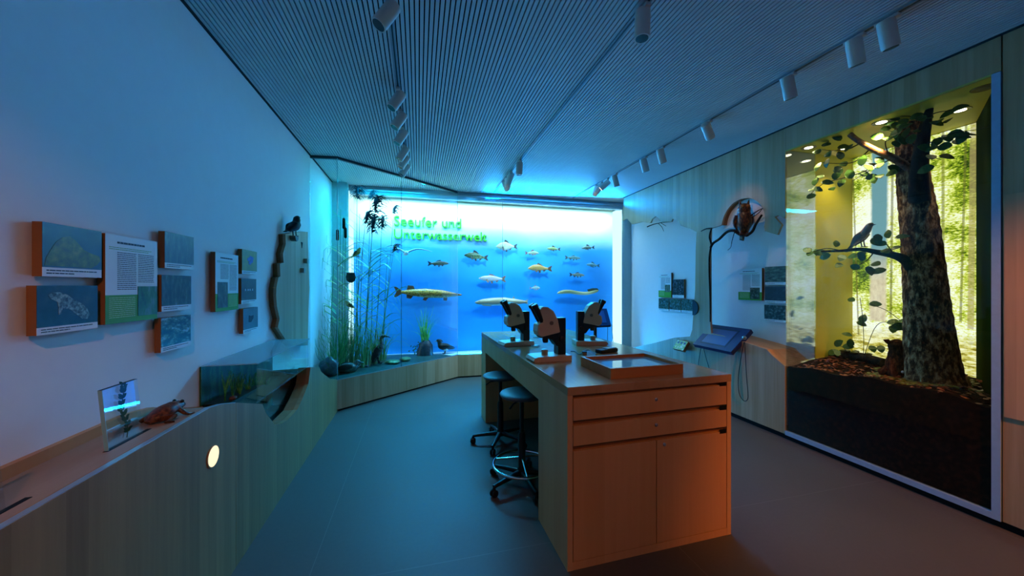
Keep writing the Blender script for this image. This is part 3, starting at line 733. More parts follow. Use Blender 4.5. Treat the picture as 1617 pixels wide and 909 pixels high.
M_GREYF = patch('grey_feather', [(.3, '#22282a'), (.55, '#4c5450'), (.7, '#7c8078')], 45)
M_PALEF = plain('pale_feather', '#c9c6b6', 0.6, 0.3, 0, 0.15, 40)
M_REDF = patch('rosy_feather', [(.3, '#7a4a36'), (.6, '#b0785a')], 30)
M_HORN = plain('horn', '#1c1712', 0.4)

# black bird on the perch of the cliff panel: faces right (along the wall, away)
bird('black_bird', PERCH + Vector((0, -.01, .0)), (0.25, 1, 0), .24, 'small black bird perched on top of the cliff-shaped panel', 'bird',
     [(-.42, .18, .05, .06), (-.25, .26, .14, .13), (0, .40, .20, .20), (.12, .56, .14, .15), (.16, .70, .13, .13), (.22, .76, .10, .10), (.28, .76, .03, .03)],
     dict(body=M_BLKF), legs=((.0, .25), (.02, .0), .06, .022), wing=[(.08, .48, .17, .04, .10), (-.12, .34, .19, .04, .13), (-.42, .16, .08, .02, .05)],
     tail=[(-.30, .22, .09, .04), (-.62, .08, .08, .02)], beak=[(.26, .75, .035, .03), (.44, .70, .008, .008)], eye=(.22, .79, .09, .018))

# eagle owl style bird on the branch
ow = P(1173, 370, 'x', XR - .03)
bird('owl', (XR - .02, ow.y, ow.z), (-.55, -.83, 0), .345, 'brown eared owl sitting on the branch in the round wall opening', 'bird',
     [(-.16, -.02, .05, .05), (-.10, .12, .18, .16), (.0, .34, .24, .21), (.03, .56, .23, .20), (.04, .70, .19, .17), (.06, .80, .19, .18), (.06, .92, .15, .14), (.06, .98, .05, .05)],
     dict(body=M_OWL, wing=M_OWL, eye=glow('owl_eye', (0.9, 0.45, 0.05), 0.05), beak=M_HORN, leg=M_OWL),  # eyes made to emit a faint orange of their own
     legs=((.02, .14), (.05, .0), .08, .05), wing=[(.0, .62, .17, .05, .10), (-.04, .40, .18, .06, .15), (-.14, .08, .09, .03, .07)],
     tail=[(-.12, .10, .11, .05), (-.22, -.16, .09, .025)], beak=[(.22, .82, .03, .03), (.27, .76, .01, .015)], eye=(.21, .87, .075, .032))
owl = bpy.data.objects['owl']
f = Vector((-.55, -.83, 0)).normalized(); s_ = f.cross(Vector((0, 0, 1)))
for sd in (-1, 1):
    b_ = Vector((XR - .02, ow.y, ow.z)) + (f * .07 + Vector((0, 0, .93)) + s_ * (sd * .10)) * .345
    MB().tube([b_, b_ + (Vector((0, 0, .16)) + s_ * (sd * .04)) * .345], [.018, .003], 6).build('ear_tuft', M_OWL, owl, True, True)
for sd in (-1, 1):
    b_ = Vector((XR - .02, ow.y, ow.z)) + (f * .20 + Vector((0, 0, .86)) + s_ * (sd * .075)) * .345
    MB().ball(b_, (.022, .022, .022), 10, 6).build('face_disc', plain('owl_face', '#8a6038', 0.7, 0.2, 0, 0.2, 60), owl, True, True)

# the dead branch in front of the right panelling
M_BARKD = patch('dark_bark', [(.35, '#120c08'), (.55, '#2c1f14'), (.7, '#4a3624')], 40, 5, (1, 1, .4), 0.8, 0.2)
br = thing('dead_branch', P(1122, 506, 'x', XR - .03), 'bare forked branch climbing the trunk-shaped panel and carrying the owl', 'branch')
def bpx(pts, dx=-.03): return [P(a, b, 'x', XR + dx) for a, b in pts]
def px_r(p, r_): return r_ * depth(p) / F
def limb(par, name, pts, r0, r1, dx=-.03, seg=8, mat=None):
    q = curve_pts(bpx(pts, dx), 4); n = len(q)
    return MB().tube(q, [px_r(q[i], lerp(r0, r1, i / (n - 1))) for i in range(n)], seg).build(name, mat or M_BARKD, par, True, True)
limb(br, 'stem', [(1121.5, 508), (1121.3, 470), (1120, 430), (1120.3, 405), (1123, 388)], .8, 1.5)
limb(br, 'main_limb', [(1122, 391), (1126, 384), (1136, 377), (1146, 367.5), (1154, 364), (1164, 365), (1172, 369.5), (1181, 371)], 1.8, 2.4, -.05)
limb(br, 'side_twig', [(1124, 386), (1120.5, 375), (1122, 365), (1124, 360)], 1.5, 1.0)
limb(br, 'upright_stub', [(1180, 371), (1188, 365), (1194, 353), (1203, 339)], 2.4, 1.5, -.05)
limb(br, 'side_twig', [(1158, 364), (1168, 371), (1179, 373)], 1.5, 1.0, -.07)
limb(br, 'side_twig', [(1186, 340), (1196, 333), (1205, 328.5)], .9, .6, -.02)
limb(br, 'side_twig', [(1187, 344), (1198, 336), (1204, 329)], .7, .5, -.02)
limb(br, 'side_twig', [(1160, 366), (1156, 380), (1154, 390), (1149, 395)], .6, .4, -.02)
limb(br, 'side_twig', [(1124, 360.5), (1115, 361), (1107, 365)], 1.2, .6)
# small twig with buds near the little arch
tw = thing('bare_twig', P(1040, 353, 'x', XR - .02), 'thin bare twig fixed under the small arch of the right panelling', 'branch')
limb(tw, 'stem', [(1022, 358), (1032, 354), (1046, 351), (1058, 350)], .9, .4, -.02, 6)
limb(tw, 'side_twig', [(1040, 353), (1045, 358), (1048, 365)], .5, .3, -.02, 6)
limb(tw, 'side_twig', [(1044, 352), (1052, 357)], .5, .3, -.02, 6)

# toad on the counter
M_TOAD = patch('toad_skin', [(.3, '#24140a'), (.5, '#5a2f14'), (.7, '#8a5228')], 90)
tq = P(264, 661, 'z', ZT)
bird('toad', (tq.x, tq.y, ZT), (.32, 1, 0), .16, 'brown toad model crouching on the left counter', 'toad',
     [(-.52, .08, .10, .05), (-.38, .15, .22, .13), (-.1, .22, .27, .19), (.14, .27, .22, .17), (.30, .29, .18, .13), (.44, .27, .10, .07), (.48, .26, .03, .03)],
     dict(body=M_TOAD), eye=(.32, .40, .12, .05))
td = bpy.data.objects['toad']; f = Vector((.32, 1, 0)).normalized(); s_ = f.cross(Vector((0, 0, 1)))
def T(a, b, c): return Vector((tq.x, tq.y, ZT)) + (f * a + Vector((0, 0, b)) + s_ * c) * .16
for sd in (-1, 1):
    MB().tube([T(.2, .2, sd * .16), T(.22, .10, sd * .30), T(.34, .03, sd * .30), T(.48, .02, sd * .32)], [.010, .009, .006, .004], 8).build('front_leg', M_TOAD, td, True, True)
    MB().tube([T(-.35, .14, sd * .15), T(-.12, .12, sd * .34), T(-.38, .05, sd * .38), T(-.22, .02, sd * .44)], [.016, .013, .008, .004], 8).build('hind_leg', M_TOAD, td, True, True)

# ================================================================== POND TANK IN THE LEFT COUNTER
TY0, TY1, TZ = 2.522, 3.60, 1.033
tk = thing('pond_tank', (-1.1, 3.06, .5), 'glass pond tank with dark green water plants set into the left counter', 'tank')
XT = XF - FT - .004
MB().box((XL + .012, TY0, TZ - .006), (XF - .002, TY1, TZ)).build('lid', glass('lid_glass', (0.8, 0.92, 0.95), 0.12, 0.42, (0.45, 0.62, 0.68)), tk, True)  # diffuse haze painted in for the wall's reflection on the lid
MB().box((XL + .012, TY0, .79), (XF - .002, TY0 + .006, TZ - .006)).build('end_pane', M_TANK, tk, True)
MB().box((XL + .012, TY1 - .006, .5), (XF - .032, TY1, TZ - .006)).build('end_pane', M_TANK, tk, True)
MB().box((XF - .012, TY0 + .006, .79), (XF - .004, TY1, TZ - .006)).build('front_pane', M_TANK, tk, True)
MB().box((XT - .09, TY0 + .05, .47), (XT - .084, TY1, .79)).build('lower_pane', M_TANK, tk, True)
M_POND = patch('pond_backdrop', [(.3, '#08160f'), (.5, '#163a20'), (.64, '#2c6434'), (.78, '#5a8a46')], 12, 6, (1, 2.2, .5))
MB().box((XL + .002, TY0, .40), (XL + .010, TY1, TZ - .006)).build('backdrop', M_POND, tk, True)
MB().box((XL + .010, TY0 + .006, .40), (XT - .09, TY1 - .006, .46)).build('tank_floor', plain('pond_mud', '#1f3540', 0.6), tk, True)
MB().prism([(TY0 + .01, .80), (TY0 + .5, .78), (3.3, .70), (TY1 - .01, .72), (TY1 - .01, .70), (3.3, .68), (TY0 + .5, .70), (TY0 + .01, .60)], XL + .012, XT - .12).build('mud_bank', patch('mud', [(.3, '#0e1412'), (.6, '#27332c'), (.8, '#3f4a40')], 30), tk, True)
M_GBLADE = patch('water_plant', [(.3, '#1f5a28'), (.55, '#4c9a3a'), (.75, '#a8d05a')], 20, 3)
r = random.Random(21)
for k in range(9):
    y_ = TY0 + .06 + k * .075 + r.uniform(0, .04); x_ = r.uniform(XL + .08, XT - .16)
    m = MB(); zz = .79 - .02 * k
    for j in range(16):
        a = r.uniform(0, 6.28); L = r.uniform(.10, .20); le = r.uniform(.01, .05)
        m.blade([(x_ + math.cos(a) * le * t_ * t_, y_ + math.sin(a) * le * t_ * t_, zz + L * t_) for t_ in (0, .25, .5, .75, 1)], r.uniform(.002, .004), (math.sin(a), -math.cos(a), 0))
    m.build('water_plant', M_GBLADE, tk, True)
MB().ball((-1.12, TY0 + .10, .805), (.02, .03, .014), 10, 6).build('pebble', plain('red_pebble', '#7a3418', 0.6), tk, True, True)

# ================================================================== REED VITRINE CONTENTS
ZP = .366
M_REED = patch('reed_stem', [(.3, '#2c5a3a'), (.6, '#4a8a50'), (.8, '#8aa860')], 12, 3, (1, 1, .3))
M_REEDL = patch('reed_leaf', [(.3, '#2c7a4a'), (.55, '#55a85c'), (.8, '#c0e09a')], 9, 3, (1, 1, .4))
M_PLUME = plain('reed_plume', '#20323e', 0.9, 0.1, 0, 0.4, 60)
M_CAT = plain('cattail_brown', '#2a2018', 0.9, 0.1, 0, 0.3, 60)
GRD = 'tall reeds in the corner vitrine'
reeds = [(566, 564, 303, 5.75, 'p', 'tallest reed with dark plume close under the head beam'),
         (578, 585, 307, 5.85, 'p', 'reed with small split plume just right of the tallest reed'),
         (574, 592, 321, 5.55, 'p', 'reed with the broadest dark plume in the vitrine'),
         (600, 622, 330, 5.95, 'p', 'reed with a small round plume left of the green lettering'),
         (572, 588, 352, 5.50, 'p', 'reed with a hanging plume below the broadest plume'),
         (590, 603, 350, 5.7, 'p', 'reed with an upright narrow plume beside the lettering'),
         (596, 622, 391, 5.8, 'p', 'leaning reed whose small plume nods toward the gull'),
         (556, 578, 342, 5.6, 'p', 'reed with slim curved plume between the large plumes'),
         (541, 543, 342, 5.35, 'c', 'tallest brown cattail at the left of the vitrine'),
         (546, 545.5, 357, 5.45, 'c', 'second brown cattail touching the tallest one'),
         (529, 533, 360, 5.25, 'c', 'thin brown cattail nearest the glass corner'),
         (560, 568, 338, 5.65, 's', 'bare pointed reed shoot among the plumes'),
         (535, 538, 330, 5.7, 's', 'very thin pointed reed shoot at the far left'),
         (523, 527, 420, 5.2, 's', 'short reed shoot behind the glass corner'),
         (568, 573, 395, 5.5, 's', 'green reed shoot below the cattails'),
         (583, 588, 420, 5.6, 's', 'green reed shoot left of the pike tail'),
         (552, 556, 400, 5.5, 's', 'green reed shoot by the white light panel'),
         (605, 612, 400, 5.8, 's', 'slender reed shoot under the gull')]
for i, (bx, tx, ty, Y, kd, lab) in enumerate(reeds):
    r = random.Random(100 + i)
    b_ = P(bx, HY, 'y', Y); b_ = Vector((b_.x, Y, ZP)); tp_ = P(tx, ty, 'y', Y)
    rt = thing('reed' if kd != 'c' else 'cattail', b_, lab, 'reed', GRD)
    mid_ = b_.lerp(tp_, .5) + Vector((r.uniform(-.02, .02), r.uniform(-.02, .02), 0))
    sp_ = curve_pts([b_, mid_, tp_], 6)
    MB().tube(sp_, [lerp(.0065, .003, j / (len(sp_) - 1)) for j in range(len(sp_))], 6).build('stem', M_REED, rt, True)
    H = tp_.z - b_.z
    for k in range(8 if kd != 's' else 6):
        h_ = r.uniform(.28, .82) if kd != 's' else r.uniform(.1, .6); base = b_.lerp(tp_, h_); a = r.choice((0.3, -0.4, 2.7, 3.5, 0.1, 3.1)) + r.uniform(-.4, .4)
        L = r.uniform(.35, .75); dr = r.uniform(.02, .25)
        pts = [base + Vector((math.cos(a) * L * .75 * t_, math.sin(a) * L * .35 * t_, L * (.75 * t_ - dr * 4 * t_ ** 2.4))) for t_ in (0, .15, .3, .45, .6, .75, .9, 1)]
        pts = [Vector((max(q.x, XL + .03 if q.y < 5.84 else -1.0), min(q.y, YB - .04), min(q.z, 2.9))) for q in pts]
        lf = MB(); lf.blade(pts, r.uniform(.008, .013), (math.sin(a) * .5, -math.cos(a), .35)); lf.build('leaf', M_REEDL, rt, True)
    if kd == 'p':
        m = MB(); d = 1 if tx > 575 else .3; nod = r.uniform(.4, 1.0) * d; big = 2.1 if 'broadest' in lab else (1.1 if 'small' in lab else 1.6)
        for j in range(80):
            f_ = r.random(); o_ = tp_ + Vector((nod * .05 * f_, 0, .12 * big * (f_ - .55)))
            a = r.uniform(-1.6, 1.6); L = r.uniform(.05, .11) * big
            pts = [o_ + Vector((L * (.75 * math.sin(a) + nod * .35) * t_, r.uniform(-.02, .02) * t_, L * (.7 * t_ - .95 * t_ * t_))) for t_ in (0, .4, .75, 1)]
            m.blade(pts, .0055 * big, (r.uniform(-1, 1), r.uniform(-1, 1), r.uniform(-.3, .3)), .002)
        m.tube([tp_ + Vector((0, 0, -.05 * big)), tp_ + Vector((.02 * nod, 0, .03)), tp_ + Vector((.05 * nod, 0, .055 * big))], [.004, .016 * big, .004], 8)
        m.build('plume', M_PLUME, rt, True)
    elif kd == 'c':
        MB().tube([tp_ + Vector((0, 0, -.17)), tp_ + Vector((0, 0, -.155)), tp_ + Vector((0, 0, -.03)), tp_ + Vector((0, 0, -.015))], [.004, .019, .019, .004], 10).build('seed_head', M_CAT, rt, True, True)
# dense sedge at the foot of the reeds
GCL = 'sedge clumps at the foot of the reeds'
clumps = [(524, 5.05, .62, 60, 'sedge clump pressed into the glass corner'), (538, 5.25, .85, 80, 'dense dark sedge clump under the cattails'), (556, 5.45, .80, 80, 'dense sedge clump left of the light panel foot'), (574, 5.45, .75, 70, 'sedge clump in the middle of the reeds'), (590, 5.6, .65, 60, 'lighter sedge clump behind the grey wading bird'), (603, 5.85, .60, 45, 'bright sedge clump farthest right in the reeds')]
for i, (bx, Y, H, n, lab) in enumerate(clumps):
    r = random.Random(300 + i); b_ = P(bx, HY, 'y', Y); b_ = Vector((b_.x, Y, ZP))
    ct = thing('sedge_clump', b_, lab, 'grass', GCL); m = MB()
    for j in range(n):
        a = r.uniform(0, 6.28); rad = r.uniform(0, .09); L = H * r.uniform(.45, 1.1); le = r.uniform(.02, .22) * (1 if j % 3 else 1.6)
        o_ = b_ + Vector((math.cos(a) * rad, math.sin(a) * rad, 0))
        pts = [o_ + Vector((math.cos(a) * le * t_ ** 1.8, math.sin(a) * le * t_ ** 1.8, L * (t_ - .12 * t_ ** 3))) for t_ in (0, .2, .4, .6, .8, 1)]
        pts = [Vector((max(q.x, XL + .02), q.y, q.z)) for q in pts]
        m.blade(pts, r.uniform(.003, .0065), (math.sin(a), -math.cos(a), 0))
    tag(m.build('blades', M_REEDL, ct, True), kind='stuff')
# pond floor, stones, roots
MB()
pf = MB().prism([(XL + .01, 4.80), (XF + .005, 4.77), (-.42, 5.19), (.15, 5.64), (.52, 5.94), (.35, 6.12), (-.2, 6.25), (-1.02, 6.3), (-1.02, 5.88), (XL + .01, 5.88)], ZP - .0005, ZP + .012, 'z')
tag(pf.build('pond_bed', patch('pond_bed_mud', [(.3, '#12211f'), (.5, '#25403a'), (.7, '#3d5a50')], 18)), 'dark muddy pond bed under the reeds', 'pond bed', kind='stuff')
ZP2 = ZP + .012
def stone(px, py, Y, rx, rz, lab, mat, name='boulder'):
    q = P(px, py, 'y', Y); m = MB(); m.ball((q.x, Y, ZP2 + rz * .85), (rx, rx * .9, rz), 16, 10)
    o = m.build(name, mat, None, False, True)
    rr_ = random.Random(int(px))
    for vtx in o.data.vertices:
        k_ = 1 + .12 * math.sin(vtx.co.x * 37 + px) * math.cos(vtx.co.z * 41); c_ = Vector((q.x, Y, ZP2 + rz * .85)); vtx.co = c_ + (vtx.co - c_) * k_
    return tag(o, lab, 'stone', 'stones on the pond bed')
M_STONE = patch('pond_stone', [(.3, '#1d2c34'), (.6, '#3a4d58'), (.8, '#5f7480')], 20)
stone(519, 560, 4.98, .115, .125, 'round dark boulder behind the glass corner', M_STONE)
stone(556, 560, 5.2, .07, .05, 'flat dark stone beside the resting duck', M_STONE)
stone(640, 560, 5.70, .09, .03, 'low mossy stone in front of the grey wading bird', patch('mossy', [(.35, '#24402a'), (.55, '#5d7f4a'), (.75, '#a5b98a')], 30))
stone(620, 562, 5.55, .11, .03, 'wide mossy stone under the grey wading bird', patch('mossy', [], 30) if 'mossy' in MATS else M_STONE)
rt = [P(540, 585, 'z', ZP2 + .02), P(556, 583, 'z', ZP2 + .03), P(566, 579, 'z', ZP2 + .02), P(580, 579.5, 'z', ZP2 + .012)]
rt = [Vector((p.x, p.y + .06, ZP2 + .014)) for p in rt]
tag(MB().tube(curve_pts(rt, 4), .014, 8).build('driftwood', plain('driftwood_grey', '#55686a', 0.8), None, False, True), 'grey driftwood stick lying at the front of the pond bed', 'driftwood')
# resting dark duck among the sedge
q = P(549, 566, 'y', 5.12)
bird('resting_duck', (q.x, 5.12, ZP2), (1, .25, 0), .34, 'dark streaked duck resting on the pond bed below the cattails', 'bird',
     [(-.5, .14, .03, .03), (-.36, .16, .14, .10), (-.05, .19, .23, .18), (.2, .20, .20, .17), (.30, .30, .10, .11), (.36, .36, .10, .10), (.45, .36, .05, .05)],
     dict(body=M_GREYF, wing=M_BLKF), wing=[(.12, .26, .19, .05, .09), (-.12, .24, .22, .05, .11), (-.42, .18, .09, .02, .05)], beak=[(.44, .35, .05, .03), (.58, .32, .035, .012)], eye=(.40, .39, .085, .015))
# grey wading bird (young cormorant look), upright, looking right
q = P(597, 563, 'y', 5.52)
bird('wading_bird', (q.x, 5.52, ZP2 + .03), (1, -.05, 0), .42, 'upright grey wading bird with hooked beak on the mossy stone', 'bird',
     [(-.16, .0, .05, .04), (-.12, .14, .12, .10), (-.04, .34, .15, .14), (.06, .52, .12, .12), (.10, .66, .06, .06), (.09, .78, .05, .05), (.14, .88, .06, .065), (.22, .90, .05, .05), (.26, .89, .03, .03)],
     dict(body=M_GREYF, wing=M_BLKF), legs=((.0, .2), (.04, -.03), .07, .02), wing=[(.02, .50, .10, .04, .10), (-.06, .32, .14, .04, .13), (-.18, .02, .06, .02, .05)],
     tail=[(-.14, .08, .08, .03), (-.26, -.06, .06, .015)], beak=[(.25, .885, .028, .028), (.36, .86, .014, .014), (.41, .82, .006, .008)], eye=(.19, .92, .05, .012))
# tufted duck on the ledge
q = P(703, 559, 'z', ZP); q.y += .0
dk, W_ = bird('tufted_duck', (q.x, q.y + .05, ZP), (-1, -.15, 0), .34, 'black and white tufted duck standing on the bench under the fish', 'bird',
     [(-.50, .24, .03, .03), (-.34, .28, .12, .09), (-.05, .34, .19, .17), (.18, .40, .17, .17), (.26, .54, .10, .11), (.28, .64, .10, .11), (.36, .66, .07, .08), (.42, .65, .04, .04)],
     dict(body=M_BLKF, wing=plain('duck_back', '#101418', 0.5), beak=plain('duck_bill', '#5c7a90', 0.4)), legs=((-.02, .22), (.02, .0), .07, .02),
     wing=[(.12, .42, .15, .05, .08), (-.10, .38, .18, .05, .10), (-.40, .28, .08, .02, .05)], beak=[(.41, .64, .045, .03), (.52, .62, .04, .012)], eye=(.36, .70, .075, .014))
MB().tube([W_(-.22, .22, 0), W_(-.05, .24, 0), W_(.12, .27, 0)], [(.02 * 1, .01), (.062, .045), (.03, .02)], 12).build('white_flank', plain('white_flank', '#c9d2d2', 0.6), dk, True, True)
MB().tube([W_(.25, .72, 0), W_(.16, .66, 0), W_(.10, .58, 0)], [.012, .008, .003], 6).build('tuft', M_BLKF, dk, True)
# potted reed tuft on a dark root ball
q = P(671, 558, 'y', 6.13)
pt = thing('reed_tuft', (q.x, q.y, ZP), 'bright green reed tuft on a dark root ball near the tufted duck', 'plant')
o = MB().tube([(q.x, q.y, ZP), (q.x, q.y, ZP + .05), (q.x + .02, q.y, ZP + .18), (q.x + .03, q.y, ZP + .25)], [.14, .13, .11, .05], 14).build('root_ball', patch('root_ball', [(.35, '#0b1420'), (.6, '#1e2c38'), (.8, '#3b4a52')], 40), pt, True, True)
m = MB(); r = random.Random(5)
for j in range(60):
    a = r.uniform(0, 6.28); L = r.uniform(.32, .66) if j % 2 else r.uniform(.2, .45); le = r.uniform(.03, .26); o_ = Vector((q.x + r.uniform(-.06, .05), q.y + r.uniform(-.05, .05), ZP + .2))
    m.blade([o_ + Vector((math.cos(a) * le * t_ ** 1.7, math.sin(a) * le * .35 * t_ ** 1.7, L * (t_ - .25 * t_ ** 3 * (le > .15)))) for t_ in (0, .25, .5, .75, 1)], r.uniform(.004, .008), (math.sin(a), -math.cos(a), .2))
tag(m.build('blades', patch('bright_reed', [(.3, '#2c8a3a'), (.55, '#57b84a'), (.8, '#b9e08a')], 8, 3), pt, True), kind='stuff')
m = MB()
for j in range(60):
    a = r.uniform(2.2, 4.6); rd = r.uniform(.05, .24); o_ = Vector((q.x + math.cos(a) * rd, q.y + math.sin(a) * rd * .4, ZP + r.uniform(.02, .20)))
    leafshape(m, o_, (r.uniform(-1, 1), r.uniform(-.4, .4), r.uniform(-.5, 1)), .035, .02, (r.uniform(-1, 1), -1, r.uniform(-1, 1)))
tag(m.build('creeping_leaves', patch('creeper', [(.3, '#14402c'), (.6, '#2f6a48')], 20), pt, True), kind='stuff')
q = P(710, 556, 'z', ZP)
ss = thing('grass_sprig', (q.x + .06, q.y + .08, ZP), 'thin grass sprig behind the tufted duck', 'plant'); m = MB()
for (dx, L) in ((.11, .42), (.02, .30), (-.03, .26), (.06, .24)):
    m.blade([Vector((q.x + .06 + dx * t_ ** 1.6, q.y + .08, ZP + L * t_)) for t_ in (0, .25, .5, .75, 1)], .009, (1, 0, 0))
m.build('blades', M_REEDL, ss, True)
# small birds and nest in the reeds
def small_bird(px, py, Y, S, fw, lab, mats, name='reed_bird'):
    q = P(px, py, 'y', Y)
    return bird(name, (q.x, Y, q.z), fw, S, lab, 'bird', [(-.4, .08, .05, .04), (-.2, .2, .15, .13), (.05, .38, .2, .19), (.16, .56, .14, .14), (.24, .66, .10, .10), (.32, .66, .03, .03)], mats,
        legs=((.0, .2), (.02, -.06), .06, .02), wing=[(.1, .44, .17, .04, .09), (-.1, .3, .19, .04, .11), (-.4, .1, .08, .02, .04)], tail=[(-.3, .12, .08, .03), (-.6, -.02, .06, .015)], beak=[(.31, .65, .03, .025), (.42, .63, .006, .006)], eye=(.25, .70, .085, .018))
small_bird(564.5, 405, 5.5, .17, (.5, -.3, 0), 'small yellow-brown bird clinging to the reeds below the cattails', dict(body=patch('buff_feather', [(.3, '#8a6a2a'), (.6, '#d9b060')], 30), wing=M_BROWNF))
q = P(554, 437, 'y', 5.45)
nb = thing('reed_nest', (q.x, 5.45, q.z - .06), 'dark woven nest hung between the reed stems', 'nest')
MB().tube([(q.x, 5.45, q.z - .08), (q.x, 5.45, q.z - .05), (q.x, 5.45, q.z), (q.x, 5.45, q.z + .055)], [.02, .055, .065, .05], 14).build('cup', plain('nest_straw', '#1d2a26', 0.9, 0.1, 0, 0.5, 90), nb, True, True)
MB().ring((q.x, 5.45, q.z + .052), .048, .008, 20, 6).build('rim', plain('nest_straw', '#1d2a26', 0.9), nb, True, True)
small_bird(551, 487, 5.5, .15, (-.6, -.4, 0), 'small yellow bird low in the reeds above the sedge', dict(body=patch('buff_feather', [], 30), wing=M_BROWNF))

# gull hanging in front of the print
YF = 6.25
q = P(641, 399, 'y', 6.1)
gu, W_ = bird('gull', (q.x, 6.1, q.z - .03), (.15, -1, 0), .26, 'white gull hanging with spread wings below the lettering', 'bird',
     [(-.5, .0, .10, .02), (-.3, .04, .10, .07), (0, .08, .15, .13), (.25, .10, .12, .11), (.38, .12, .09, .09), (.46, .11, .03, .03)],
     dict(body=plain('gull_white', '#dfe6e8', 0.6), beak=plain('gull_bill', '#2a2a2a', 0.4)), beak=[(.45, .10, .03, .025), (.58, .07, .006, .006)], eye=(.40, .15, .075, .016))
for sd, tip, elb in ((-1, (615, 390.5), (628, 392)), (1, (682, 397), (660, 393))):
    a = Vector((q.x, 6.1, q.z)); b_ = P(*elb, 'y', 6.1); c_ = P(*tip, 'y', 6.12)
    pts = curve_pts([a + (b_ - a) * .1, b_, c_], 5); n = len(pts)
    MB().tube(pts, [(lerp(.075, .012, (i / (n - 1)) ** 1.5), lerp(.016, .004, i / (n - 1))) for i in range(n)], 10).build('wing', plain('gull_wing', '#8a98a6', 0.6), gu, True, True)
MB().tube([(q.x, 6.1, q.z + .02), (q.x, 6.1, 2.95)], .0006, 4).build('hanging_wire', M_STEEL, gu, True)

